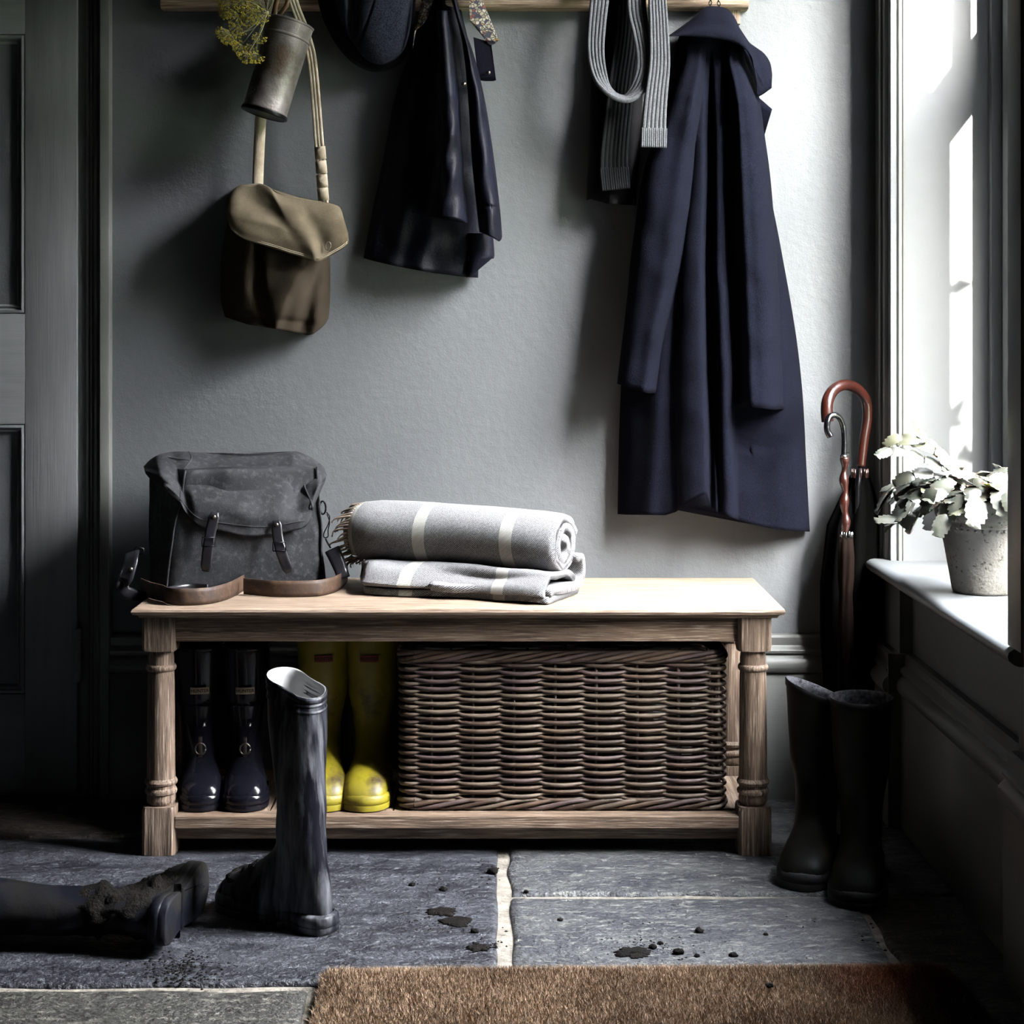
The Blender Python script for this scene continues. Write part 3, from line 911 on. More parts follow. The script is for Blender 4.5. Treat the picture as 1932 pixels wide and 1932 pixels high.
# ---- galvanised can
can = thing('metal_can', 'old galvanised metal cylinder can hanging tilted from the rail on a leather strap', 'can', P(525, 120, -.10))
M['galv'] = mat('galvanised_zinc', '#7d7875', .42, '#3f3a35', scale=16, lo=.38, hi=.66, bump=.5, bscale=35, bump2=.35, bscale2=220, metal=.5, col3='#5a4330', scale3=9, lo3=.55, hi3=.72, rough2=.65, dist=.002)
M['leather_tan'] = mat('tan_leather', '#5d422b', .6, '#46301f', scale=20, bump=.3, bscale=60, dist=.001)
ca, cb = P(499, 213, -.098), P(550, 43, -.086)
ax = (cb - ca); CL = ax.length; ax.normalize()
side = ax.cross(Vector((0, 1, 0))).normalized(); fwd = side.cross(ax)


def canlathe(prof, n=48, cap=True):
    return loft([[ca + ax * h + side * (r * math.cos(2 * math.pi * j / n)) + fwd * (r * math.sin(2 * math.pi * j / n)) for j in range(n)] for h, r in prof], cap, cap)


cr_ = .0465
obj('can_body', canlathe([(0, cr_ - .004), (.001, cr_ - .001), (.004, cr_), (.006, cr_), (.008, cr_ - .0015), (.04, cr_ - .001), (CL * .5, cr_ - .001), (CL * .5 + .001, cr_ - .0004),
                          (CL * .82, cr_ - .0004), (CL * .825, cr_ + .001), (CL * .835, cr_ + .0015), (CL * .845, cr_ + .001), (CL * .85, cr_ - .0006), (CL - .004, cr_ - .0006), (CL - .003, cr_ + .0008),
                          (CL, cr_ + .001), (CL + .0012, cr_ - .001), (CL + .0005, cr_ - .004)]), M['galv'], can, angle=40)
obj('can_base', canlathe([(-.003, cr_ - .010), (-.0035, cr_ - .006), (-.005, cr_ - .002), (-.0035, cr_ + .0015), (.0, cr_ + .002), (.003, cr_ + .0012)]), M['black_metal'], can, angle=40)
hc = ca + ax * .035 - fwd * 0
hx_ = side * .016
front = -fwd if (-fwd).y < 0 else fwd
obj('rivet_hole', tube([ca + ax * .034 + side * .028 + front * .0355, ca + ax * .034 + side * .028 + front * .0375], .003, 10), M['black_metal'], can)
obj('can_strap', ribbon(spath([(514, 36, -.075), (520, 10, -.085), (527, -20, -.095), (530, -50, -.09)]), .010, .0025, (0, -1, 0)), M['leather_tan'], can)
obj('can_strap', ribbon([cb + side * .03 + ax * .004, cb + side * .02 + ax * .03, P(548, -20, -.085), P(535, -50, -.09)], .009, .0025, (0, -1, 0)), M['leather_tan'], can)

# ---- dried fennel bunch
fn = thing('dried_fennel', 'bunch of dried yellow fennel flower heads tied head-down beside the metal can', 'dried flowers', P(505, 15, -.16))
M['stem'] = mat('dried_stem', '#86816b', .8, '#6a664c', scale=40)
M['bloom'] = mat('dried_bloom', '#c4b13c', .85, '#94882f', scale=60)


def umbel_mesh(seed, r=.02):
    rnd = random.Random(seed); st, fl_ = [], []
    for k in range(22):
        a = 2.39996 * k; el = math.sqrt((k + .5) / 22) * 1.15
        d = Vector((math.cos(a) * math.sin(el), math.sin(a) * math.sin(el), -math.cos(el)))
        tip = d * r * rnd.uniform(.82, 1.05)
        st.append(tube([Vector((0, 0, 0)), d * r * .5 + Vector((0, 0, .0008)), tip], .00034, 3, False))
        for q in range(7):
            o_ = Vector((rnd.uniform(-1, 1), rnd.uniform(-1, 1), rnd.uniform(-1, .4))) * .0022
            c = tip + o_; s__ = rnd.uniform(.0008, .0014)
            fl_.append(([c + Vector(v) * s__ for v in ((1, 0, 0), (-1, 0, 0), (0, 1, 0), (0, -1, 0), (0, 0, 1), (0, 0, -1))],
                        [(0, 2, 4), (2, 1, 4), (1, 3, 4), (3, 0, 4), (2, 0, 5), (1, 2, 5), (3, 1, 5), (0, 3, 5)]))
            if q % 3 == 0: st.append(tube([tip * .92, c], .0002, 3, False))
    return join(*st), join(*fl_)


tie = P(503, 24, -.145)
protos = []
heads = [(438, 14, 20), (462, 6, 20), (450, 34, 18), (478, 24, 20), (492, 30, 18), (470, 36, 16), (434, 66, 20), (449, 54, 16), (440, 72, 14), (425, 60, 14), (490, 68, 14), (456, 88, 15), (468, 104, 17),
         (484, 104, 15), (475, 88, 13), (430, 24, 15), (428, 2, 16), (447, 70, 13), (458, 58, 10), (486, 14, 15)]
rnd = random.Random(5)
for i, (hx, hy, hr) in enumerate(heads):
    c = P(hx, hy - hr * .25, -.150 - rnd.random() * .03)
    bend = (tie + c) / 2 + Vector((rnd.uniform(-.006, .012), rnd.uniform(-.01, .005), rnd.uniform(-.012, .006)))
    obj('stem', tube(smooth_path([tie + Vector((rnd.uniform(-.002, .004), 0, .002)), bend, c], 6), .0007 if i % 4 else .0013, 5), M['stem'], fn)
    key = i % 3
    if len(protos) < 3:
        sv, fv = umbel_mesh(i)
        h = obj('flower_head', fv, M['bloom'], None, False); h.parent = fn
        hs = obj('rays', sv, M['stem'], None, True); hs.parent = h
        protos.append((h, hs))
    else:
        h = protos[key][0].copy(); hs = protos[key][1].copy(); sc.collection.objects.link(h); sc.collection.objects.link(hs)
        h.parent = fn; hs.parent = h
    h.location = c - ORG[fn.name]
    h.scale = [hr * 1.12 / 18] * 3
    d = (c - tie).normalized(); d = (d * .6 + Vector((0, -.35, -.5))).normalized()
    h.rotation_euler = d.to_track_quat('-Z', 'Y').to_euler()
for i in range(16):
    obj('stem', tube(smooth_path([tie, tie + Vector((rnd.uniform(-.03, .012), rnd.uniform(-.01, .01), .03)), tie + Vector((rnd.uniform(-.06, .02), rnd.uniform(-.02, .02), .075))], 4), .0007, 5), M['stem'], fn)
obj('twine', join(*[tube([tie + Vector((.004 * math.cos(a), .004 * math.sin(a), .002 * k)) for a in [2 * math.pi * q / 10 for q in range(11)]], .0006, 5) for k in range(-1, 2)]), M['webbing'], fn)

# ------------------------------------------------------------------ boots
def sup(t, n):
    c, s = math.cos(t), math.sin(t)
    return math.copysign(abs(c) ** (2 / n), c), math.copysign(abs(s) ** (2 / n), s)


def boot_rings(H, Lf, sw=1.0, N=40, sd=1.0, rim_pinch=0.0):
    """rings from rim to toe in boot space: x forward, y sideways, z up. heel at x=-.065, toe at Lf-.065"""
    k = Lf / .27
    S = [  # front x,z, back x,z, half width, exponent
        (.066, H, -.060, H, .056 * sw, 2), (.066, H - .012, -.060, H - .012, .056 * sw, 2), (.064, H * .88, -.060, H * .88, .055 * sw, 2), (.060, H * .74, -.059, H * .74, .053 * sw, 2),
        (.054, H * .6, -.056, H * .6, .050 * sw, 2), (.050, max(.17, H * .48), -.052, max(.165, H * .48), .046 * sw, 2), (.049, .150, -.049, .140, .041 * sw, 2),
        (.054, .132, -.051, .112, .038 * sw, 2), (.066, .116, -.058, .078, .037 * sw, 2.1), (.082, .103, -.064, .045, .037 * sw, 2.2), (.098, .093, -.060, .018, .038 * sw, 2.3),
        (.112, .085, -.035, .006, .040 * sw, 2.4), (.128, .078, .015, .006, .042 * sw, 2.5), (.144, .071, .062, .006, .0445 * sw, 2.5), (.160, .065, .104, .006, .0465 * sw, 2.5),
        (.175, .058, .138, .006, .046 * sw, 2.4), (.188, .050, .164, .006, .043 * sw, 2.3), (.197, .041, .182, .006, .037 * sw, 2.2), (.2025, .032, .1935, .008, .027 * sw, 2), (.2045, .024, .200, .012, .014 * sw, 2)]
    rings = []
    for i, (fx, fz, bx, bz, w_, n) in enumerate(S):
        kx = lambda x: x * k if x > .05 and i > 5 else x
        if i < 7:
            g_ = sd + (1 - sd) * max(0, i - 4) / 3; fx *= g_; bx *= g_
        F = Vector((kx(fx), 0, fz)); Bk = Vector((kx(bx) if bx > 0 else bx, 0, bz))
        c = (F + Bk) / 2; a = (F - Bk) / 2; ring = []
        for j in range(N):
            cc, ss = sup(2 * math.pi * j / N, n)
            pin = 1.0
            if i < 5 and rim_pinch: pin = 1 - rim_pinch * (1 - i / 5) * math.exp(-(cc / .55) ** 2)
            ring.append(c + a * cc + Vector((0, w_ * ss * pin, 0)))
        rings.append(ring)
    return rings


def foot_outline(Lf, sw, off, z, n=44, x0=None, x1=None):
    k = Lf / .27
    W = [(-.068, 0), (-.066, .016), (-.060, .026), (-.048, .033), (-.02, .036), (.03, .034), (.075, .038), (.12, .046), (.15, .0475), (.175, .043), (.192, .031), (.2005, .017), (.205, 0)]
    pts = []
    lo, hi = -.068, .205
    for j in range(n):
        a = 2 * math.pi * j / n
        x = (lo + hi) / 2 + (hi - lo) / 2 * math.cos(a)
        w_ = cl_(W, x) * sw
        xx = x * k if x > 0 else x
        d = Vector((math.cos(a) , 0, 0))
        if x0 is not None: xx = max(x0, min(x1, xx))
        pts.append(Vector((xx + off * math.cos(a), math.copysign(1, math.sin(a)) * (w_ + off) if abs(math.sin(a)) > 1e-6 else 0, z)))
    return pts


def boot(name, label, loc, yaw, H, Lf, sw, mats, tilt=(0, 0), pinch=0.0, lean=(0, 0), rot=None, group=None, wr=.0015, rimtilt=(0, 0), lining_depth=.16, warp=None, bands=1, sd=1.0):
    """mats: upper, lining, sole, band. Builds a wellington boot."""
    rot = rot or (0, 0, yaw)
    t = thing(name, label, 'boot', loc, rot, group)
    ORG[t.name] = Vector((0, 0, 0))

    def W(p, i=None):
        p = Vector(p)
        zz = max(0, p.z - .13)
        q = Vector((p.x + lean[0] * zz, p.y + lean[1] * zz, p.z))
        if zz > 0:
            f = (zz / (H - .13)) ** 3
            q.z += (rimtilt[0] * p.x + rimtilt[1] * p.y) * f
        if warp: q = warp(q)
        d = nz(p.x, p.y, p.z, 28) * wr + nz(p.x, p.y, p.z + 5, 11) * wr * 2
        c = Vector((0, 0, q.z)); n_ = (q - c)
        if n_.length > 1e-5: q = q + n_.normalized() * d
        return q
    rg = boot_rings(H, Lf, sw, 44, sd=sd, rim_pinch=pinch)
    # densify rings for shape
    dense = []
    for i in range(len(rg) - 1):
        m_ = 3 if i > 1 else (1 if i == 0 else 4)
        for q in range(m_):
            f = q / m_
            p0 = rg[max(0, i - 1)]; p1 = rg[i]; p2 = rg[i + 1]; p3 = rg[min(len(rg) - 1, i + 2)]
            dense.append([.5 * ((2 * b) + (c - a) * f + (2 * a - 5 * b + 4 * c - d) * f * f + (3 * b - a - 3 * c + d) * f ** 3) for a, b, c, d in zip(p0, p1, p2, p3)])
    dense.append(rg[-1])
    up = [[W(p) for p in r] for r in dense]
    obj('boot_upper', loft(up, False, True), mats[0], t, world=False)
    inn = [[W(p) for p in rg[0]]]
    for r_ in [rg[0]] + dense[1:11]:
        c_ = sum(r_, Vector()) / len(r_)
        inn.append([W(c_ + (p - c_) * .955 + Vector((0, 0, -.001))) for p in r_])
    obj('lining', loft(inn[::-1], True, False), mats[1], t, world=False)
    # rim tape and lower band
    for bi in range(bands):
        z0 = H - .001 - bi * .012; band = []
        for dz, off in ((0.001, .0005), (0, .0022), (-.008, .0022), (-.010, .0004)) if bi == 0 else ((0, .0006), (-.002, .0016), (-.004, .0016), (-.006, .0002)):
            ring = []
            for p in rg[0]:
                d = Vector((p.x, p.y, 0)); l = d.length
                ring.append(W(Vector((p.x, p.y, 0)) + d * (off / l) + Vector((0, 0, z0 + dz))))
            band.append(ring)
        obj('rim_band', loft(band, False, False), mats[3], t, world=False)
    # rand + sole
    rd = [[W(p) for p in foot_outline(Lf, sw, o_, z)] for z, o_ in ((.012, .002), (.013, .0038), (.020, .0042), (.028, .0030), (.030, .001), (.032, -.003))]
    obj('rand', loft(rd, False, False), mats[2], t, world=False)
    so_ = [[W(p) for p in foot_outline(Lf, sw, o_, z, x0=.035 * Lf / .27, x1=1)] for z, o_ in ((.0, .000), (.002, .0035), (.009, .0045), (.0125, .004))]
    hl = [[W(p) for p in foot_outline(Lf, sw, o_, z, x0=-1, x1=.012)] for z, o_ in ((.0, .000), (.002, .003), (.009, .004), (.0125, .004))]
    md = [[W(p) for p in foot_outline(Lf, sw, o_, z)] for z, o_ in ((.0075, -.003), (.0125, .003))]
    obj('sole', join(loft(so_), loft(hl), loft(md)), mats[2], t, True, False, angle=50)
    SURF[t.name] = up
    return t


SURF = {}


def mud_coat(t, mask, seed, hmax=.009):
    up = SURF[t.name]; n = len(up[0]); V = []; ok = []
    for i, r_ in enumerate(up):
        c_ = sum(r_, Vector()) / n
        for j, p in enumerate(r_):
            k = mask(i / (len(up) - 1), j / n, p)
            h_ = (nz(p.x, p.y, p.z + seed, 45) * .8 + nz(p.x + seed, p.y, p.z, 110) * .5 + nz(p.x, p.y + seed, p.z, 20) * .7 + .12) * k
            V.append(p + (p - c_).normalized() * (-.0012 + hmax * h_ if k > 0 else -.0015)); ok.append(k > 0)
    F = []
    for i in range(len(up) - 1):
        for j in range(n):
            q = (i * n + j, i * n + (j + 1) % n, (i + 1) * n + (j + 1) % n, (i + 1) * n + j)
            if any(ok[x] for x in q): F.append(q)
    o_ = obj('mud', (V, F), M['mud'], t, True, False)
    o_['kind'] = 'stuff'
    return o_


def rubber(name, c, c2=None, rough=.28, **kw):
    return mat(name, c, rough, c2 or c, bump=kw.pop('bump', .12), bscale=30, dist=.003, **kw)


M['rub_black'] = rubber('black_rubber', '#0d0d13', '#12121a', .16, scale=12, spec=.3)
M['rub_navy'] = mat('dusty_navy_rubber', '#0a0b12', .36, '#707277', scale=7, stretch=(3, 3, .5), lo=.44, hi=.62, bump=.25, bscale=60, rough2=.75, col3='#2f3138', scale3=22, lo3=.5, hi3=.7, dist=.002, spec=.22)
M['rub_navy_mud'] = mat('muddy_navy_rubber', '#0f1119', .40, '#0e0c0a', scale=9, lo=.45, hi=.6, bump=.4, bscale=50, rough2=.85, dist=.003, spec=.2)
M['rub_yellow'] = mat('yellow_rubber', '#958a1f', .38, '#7c7120', scale=8, lo=.4, hi=.7, bump=.12, bscale=40, col3='#3d3019', scale3=14, lo3=.52, hi3=.68, rough2=.5, dist=.002)
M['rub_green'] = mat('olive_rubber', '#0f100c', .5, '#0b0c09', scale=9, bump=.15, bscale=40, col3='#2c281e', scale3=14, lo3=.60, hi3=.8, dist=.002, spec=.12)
M['sole_dark'] = mat('dark_sole', '#0f0f10', .7, '#17171a', scale=30, bump=.5, bscale=180, dist=.002)
M['liner_white'] = mat('white_lining', '#a3a4a3', .8, '#9c9d9c', scale=30)
M['liner_net'] = mat('net_lining', '#77777c', .9, '#2c2c30', scale=120, bump=.6, bscale=500, dist=.001)
M['liner_dark'] = mat('dark_lining', '#101013', .9)
M['mud'] = mat('wet_mud', '#080706', .8, '#120e0a', scale=60, bump=1, bscale=160, dist=.006, spec=.12)
M['label'] = mat('label_cream', '#b5a386', .6, '#a3917a', scale=60)
M['label_red'] = mat('label_red', '#7a2a1c', .6)
M['ink'] = mat('label_ink', '#0c0b0a', .6)


def text_mesh(txt, size, name='t'):
    cu = bpy.data.curves.new(name, 'FONT'); cu.body = txt; cu.size = size; cu.align_x = 'CENTER'; cu.align_y = 'CENTER'; cu.extrude = .00015; cu.resolution_u = 3
    cu.offset = size * .02
    o = bpy.data.objects.new(name, cu); sc.collection.objects.link(o)
    dg = bpy.context.evaluated_depsgraph_get()
    me = bpy.data.meshes.new_from_object(o.evaluated_get(dg))
    V = [v.co.copy() for v in me.vertices]; F = [tuple(p.vertices) for p in me.polygons]
    bpy.data.objects.remove(o); bpy.data.meshes.remove(me); bpy.data.curves.remove(cu)
    return V, F


HT = text_mesh('HUNTER', .0088)


def boot_label(t, H, rx, w_=.036, h_=.0125, z=None, col='label'):
    """small printed label on the shin; boot faces +x"""
    z = z or H - .035; rad = .062; V = []; F = []
    n = 8

    def on(y, zz, lift): return Vector((rx * math.sqrt(max(0, 1 - (y / .056) ** 2)) + lift, y, zz))
    rings = []
    for i in range(n + 1):
        y = -w_ / 2 + w_ * i / n
        rings.append([on(y, z - h_ / 2, .0005), on(y, z - h_ / 2, .0022), on(y, z + h_ / 2, .0022), on(y, z + h_ / 2, .0005)])
    lb = obj('label', loft(rings), M[col], t, world=False, smooth=False)
    tv = [on(v.x * 1.0, z + v.y * 1.0, .0026 + v.z) for v in HT[0]]
    tx = obj('lettering', (tv, HT[1]), M['ink'], lb, world=False, smooth=False)
    tx.parent = lb
    return lb


def buckle(t, x, z, m_):
    f = [[(x + .003, y, z + dz) for y, dz in ((-.010, -.011), (.010, -.011), (.010, .011), (-.010, .011))]]
    loop = [Vector((x + .006, .009 * math.cos(a) * (1.1), z + .011 * math.sin(a))) for a in [2 * math.pi * k / 12 for k in range(13)]]
    obj('buckle', join(tube(loop, .0018, 6), box(x - .004, x + .006, -.0035, .0035, z - .020, z + .022, .001)), m_, t, world=False)


SH = .0725      # top of the bench shelf
DOWN = R(-90)
# black pair, left end of shelf
mb = (M['rub_black'], M['liner_dark'], M['rub_black'], M['rub_black'])
for k, (x, yw, lab) in enumerate(((-.597, R(-79), 'left black glossy wellington with a strap on the bench shelf beside the turned leg'),
                                  (-.506, R(-82), 'right black glossy wellington of the pair on the bench shelf'))):
    b_ = boot('wellington_boot', lab, (x, -.195, SH + .001), yw, .285, .255, .88, mb, group='black wellingtons on the shelf', wr=.0006)
    boot_label(b_, .285, .0655, z=.200)
    buckle(b_, .104, .098, M['brass'])
# yellow pair
my = (M['rub_yellow'], M['liner_dark'], M['rub_yellow'], M['rub_yellow'])
for k, (x, yw, lab) in enumerate(((-.352, R(-84), 'yellow wellington half hidden behind the tall navy boot'),
                                  (-.256, R(-91), 'yellow wellington nearest the wicker basket'))):
    b_ = boot('wellington_boot', lab, (x, -.195, SH + .001), yw, .315, .255, .93, my, group='yellow wellingtons on the shelf', wr=.0009)
    boot_label(b_, .315, .0655, z=.262, col='label_red')

# tall navy boot standing on the flags
mn = (M['rub_navy'], M['liner_white'], M['rub_navy'], M['rub_navy'])
hp = G(600, 1752)
nb = boot('riding_boot', 'tall dusty navy rubber boot standing upright in front of the bench', (-.330, -.790, 0), R(142), .388, .235, .80, mn,
          pinch=.30, lean=(.10, -.085), rimtilt=(.32, -.10), sd=.84, wr=.0022, lining_depth=.2, bands=3)


def mudlump(pts, seed, r0=.006, r1=.013, name=None):
    rnd_ = random.Random(seed); out = []
    base = [(1, 0, 0), (-1, 0, 0), (0, 1, 0), (0, -1, 0), (0, 0, 1), (0, 0, -1)]
    fc = [(0, 2, 4), (2, 1, 4), (1, 3, 4), (3, 0, 4), (2, 0, 5), (1, 2, 5), (3, 1, 5), (0, 3, 5)]
    import bmesh
    for p, n, sp in pts:
        for q in range(n):
            c = Vector(p) + Vector([rnd_.gauss(0, s) for s in sp]); s_ = rnd_.uniform(r0, r1)
            out.append(([c + Vector(v) * s_ * rnd_.uniform(.6, 1.3) for v in base], fc))
    return join(*out)


mud_coat(nb, lambda a, j, p: 1.3 if (p.x > .09 and p.z < .10) else 0, 3)

# muddy boot lying on its side, shaft running out of frame to the left
mm = (M['rub_navy_mud'], M['liner_white'], M['rub_navy_mud'], M['rub_navy_mud'])
# local x (toe) -> into the room's back right, local z (shaft) -> left
zx = Vector((-.985, .10, .02)).normalized()
xx_ = Vector((.42, .90, -.02)); xx_ = (xx_ - zx * xx_.dot(zx)).normalized()
yy_ = zx.cross(xx_).normalized()
rot = Matrix((xx_, yy_, zx)).transposed().to_euler()


def bend(q):
    if q.z > .12:
        f = (q.z - .12)
        q = Vector((q.x - f * .10, q.y, q.z))
    return q


lbt = boot('riding_boot', 'muddy navy rubber boot lying on its side on the floor', (-.512, -.878, .046), 0, .45, .24, .84, mm, rot=tuple(rot), wr=.003, warp=bend)
mud_coat(lbt, lambda a, j, p: 1.4 if (p.z < .13 and not (p.x < -.04 and p.z < .05)) else (.7 if p.z < .16 else 0), 8, .011)
M['stitch'] = mat('pale_stitch', '#6f7178', .8)
arc = [Vector((-.062 + .0, .0, 0))]
# olive pair in the corner
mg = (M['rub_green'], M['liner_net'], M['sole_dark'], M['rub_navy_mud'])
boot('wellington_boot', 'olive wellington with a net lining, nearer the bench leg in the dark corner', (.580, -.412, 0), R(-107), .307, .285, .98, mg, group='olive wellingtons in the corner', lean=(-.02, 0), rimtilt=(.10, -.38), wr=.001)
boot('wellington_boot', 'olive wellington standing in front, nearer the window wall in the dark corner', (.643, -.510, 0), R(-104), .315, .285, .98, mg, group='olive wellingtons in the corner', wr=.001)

# ------------------------------------------------------------------ wicker basket
bk = thing('wicker_basket', 'large brown woven willow basket on the bench shelf', 'basket', (.114, -.22, SH))
wl = []
for i, (a, b_c) in enumerate((('#5d4b3e', '#3b2e26'), ('#6d6054', '#463a30'), ('#4c3c33', '#2c221d'), ('#5f4f4c', '#3a2f30'))):
    wl.append(mat('willow_%d' % i, a, .48, b_c, scale=14, lo=.35, hi=.68, bump=.35, bscale=90, col3='#7b6f63', scale3=45, lo3=.60, hi3=.78, dist=.0015))
QX0, QX1, QY0, QY1 = -.187, .413, -.366, -.100
QR = .022


def rrect(s, off=0.0):
    """point on the rounded rectangle at arc length s (from front-left corner along the front), pushed outward by off"""
    a, b_ = QX1 - QX0 - 2 * QR, QY1 - QY0 - 2 * QR; q = math.pi * QR / 2
    per = 2 * (a + b_) + 4 * q; s = s % per
    segs = [(a, 'l', (QX0 + QR, QY0), (1, 0), (0, -1)), (q, 'c', (QX1 - QR, QY0 + QR), -90, None), (b_, 'l', (QX1, QY0 + QR), (0, 1), (1, 0)), (q, 'c', (QX1 - QR, QY1 - QR), 0, None),
            (a, 'l', (QX1 - QR, QY1), (-1, 0), (0, 1)), (q, 'c', (QX0 + QR, QY1 - QR), 90, None), (b_, 'l', (QX0, QY1 - QR), (0, -1), (-1, 0)), (q, 'c', (QX0 + QR, QY0 + QR), 180, None)]
    for L_, ty, o_, d_, n_ in segs:
        if s <= L_ + 1e-9:
            if ty == 'l': return o_[0] + d_[0] * s + n_[0] * off, o_[1] + d_[1] * s + n_[1] * off
            an = R(d_ + 90 * s / L_)
            return o_[0] + math.cos(an) * (QR + off), o_[1] + math.sin(an) * (QR + off)
        s -= L_
    return o_[0], o_[1]


PER = 2 * ((QX1 - QX0 - 2 * QR) + (QY1 - QY0 - 2 * QR)) + 2 * math.pi * QR
NB = 22; BAY = PER / NB
rnd = random.Random(11)
Z0, Z1 = SH + .022, .352
NR = 37
for r_ in range(NR):
    z = Z0 + (Z1 - Z0) * r_ / (NR - 1); sg = 1 if r_ % 2 else -1
    PT = 12; path = []; rad = []
    thick = [rnd.uniform(.88, 1.12) for _ in range(NB)]; dzb = [rnd.uniform(-.0010, .0010) for _ in range(NB)]
    for i in range(NB * PT):
        s = i * BAY / PT; b_i = (i // PT) % NB; f = (i % PT) / PT
        wv = math.sin(math.pi * s / BAY) * sg
        x, y = rrect(s + .006, .0052 * math.copysign(abs(wv) ** .9, wv))
        bell = math.sin(math.pi * f)
        path.append(Vector((x, y, z - .0022 * wv * (1 if wv > 0 else 0) + .0016 * (wv < 0) + dzb[b_i] * bell)))
        rad.append(.0038 * (.78 + .30 * bell * thick[b_i]))
    path.append(path[0]); rad.append(rad[0])
    obj('willow_rod', tube(path, rad, 6, False), wl[rnd.randrange(4)], bk)
for k in range(NB):
    x, y = rrect((k + .5) * BAY - .006, -.001)
    obj('willow_stake', tube([(x, y, SH + .004), (x, y, .366)], .0034, 6), wl[2], bk)
for lvl, (zc, amp, cnt) in enumerate(((.360, .008, 5), (.080 + .004, .0075, 4))):
    for c_ in range(cnt):
        path = []; rad = []
        n = NB * 8
        for i in range(n + 1):
            s = i * PER / n; ph = 2 * math.pi * (s / (BAY * 2.75) + c_ / cnt)
            x, y = rrect(s, .002 + .0062 * math.cos(ph))
            path.append(Vector((x, y, zc + amp * math.sin(ph) + .0012 * nz(s * 20, c_, lvl)))); rad.append(.0044 + .0007 * math.sin(ph * .5 + c_))
        obj('border_rod', tube(path, rad, 6, False), wl[c_ % 4], bk)
obj('basket_base', box(QX0 + .006, QX1 - .006, QY0 + .006, QY1 - .006, SH + .003, SH + .009), wl[2], bk)

# ------------------------------------------------------------------ rolled blanket
BT = .460
m = bpy.data.materials.new('grey_wool_twill'); m.use_nodes = True
t = m.node_tree; N = t.nodes; L = t.links; b_ = N['Principled BSDF']
b_.inputs['Roughness'].default_value = .95; b_.inputs['Specular IOR Level'].default_value = .1; b_.inputs['Sheen Weight'].default_value = .3
uvn = N.new('ShaderNodeUVMap'); uvn.uv_map = 'UVMap'
sp = N.new('ShaderNodeSeparateXYZ'); L.new(uvn.outputs[0], sp.inputs[0])
wv = N.new('ShaderNodeTexWave'); wv.wave_type = 'BANDS'; wv.bands_direction = 'DIAGONAL'; wv.inputs['Scale'].default_value = 170; wv.inputs['Distortion'].default_value = 2.2; wv.inputs['Detail Scale'].default_value = 4
L.new(uvn.outputs[0], wv.inputs['Vector'])
n1 = N.new('ShaderNodeTexNoise'); n1.inputs['Scale'].default_value = 420; L.new(uvn.outputs[0], n1.inputs['Vector'])
ad = N.new('ShaderNodeMath'); ad.operation = 'ADD'; L.new(wv.outputs['Fac'], ad.inputs[0]); L.new(n1.outputs['Fac'], ad.inputs[1])
mr = N.new('ShaderNodeMapRange'); mr.inputs['From Min'].default_value = .60; mr.inputs['From Max'].default_value = 1.30; L.new(ad.outputs[0], mr.inputs[0])
c1 = N.new('ShaderNodeMix'); c1.data_type = 'RGBA'; c1.inputs['A'].default_value = srgb('#2b2c2f'); c1.inputs['B'].default_value = srgb('#a2a3a6'); L.new(mr.outputs[0], c1.inputs['Factor'])
last = None
for u0, u1 in ((-.05, .024), (.160, .186), (.345, .371)):
    a_ = N.new('ShaderNodeMath'); a_.operation = 'GREATER_THAN'; a_.inputs[1].default_value = u0; L.new(sp.outputs['X'], a_.inputs[0])
    c_ = N.new('ShaderNodeMath'); c_.operation = 'LESS_THAN'; c_.inputs[1].default_value = u1; L.new(sp.outputs['X'], c_.inputs[0])
    d_ = N.new('ShaderNodeMath'); d_.operation = 'MULTIPLY'; L.new(a_.outputs[0], d_.inputs[0]); L.new(c_.outputs[0], d_.inputs[1])
    if last is None: last = d_.outputs[0]
    else:
        e_ = N.new('ShaderNodeMath'); e_.operation = 'MAXIMUM'; L.new(last, e_.inputs[0]); L.new(d_.outputs[0], e_.inputs[1]); last = e_.outputs[0]
c2 = N.new('ShaderNodeMix'); c2.data_type = 'RGBA'; L.new(last, c2.inputs['Factor']); L.new(c1.outputs['Result'], c2.inputs['A']); c2.inputs['B'].default_value = srgb('#b9b8b2')
L.new(c2.outputs['Result'], b_.inputs['Base Color'])
bn = N.new('ShaderNodeBump'); bn.inputs['Strength'].default_value = .8; bn.inputs['Distance'].default_value = .002; L.new(ad.outputs[0], bn.inputs['Height']); L.new(bn.outputs[0], b_.inputs['Normal'])
M['blanket'] = m
M['fringe'] = mat('cream_fringe', '#97897a', .95, '#84766a', scale=60)

bl = thing('blanket', 'grey wool blanket with white stripes rolled up on the bench', 'blanket', P(880, 1120, -.22))
La = P(674, 1008, -.115); Lb = P(1066, 1032, -.305); La.z = BT + .104; Lb.z = BT + .100
LA = Lb - La; LL = LA.length; LA.normalize()
LS = Vector((-LA.y, LA.x, 0)).normalized()        # toward the wall


def roll_pt(u, c2d):
    """u metres along axis, c2d = (a: toward camera, b: up)"""
    return La + LA * u - LS * c2d[0] + Vector((0, 0, c2d[1]))


# spiral centreline (flattened), outer end tucked underneath
def spiral(n=120, turns=2.35):
    out = []
    for i in range(n + 1):
        f = i / n; th = f * turns * 2 * math.pi + .7
        r = .010 + (.0635 - .010) * f ** .85 + .0045 * math.sin(th * 1.55 + .5) * (1 - f * .6)
        a, b_ = r * math.cos(th) * 1.04, r * math.sin(th) * .98
        if b_ < -.052: b_ = -.052 + (b_ + .052) * .4
        out.append((a, b_))
    return out


spc = spiral()


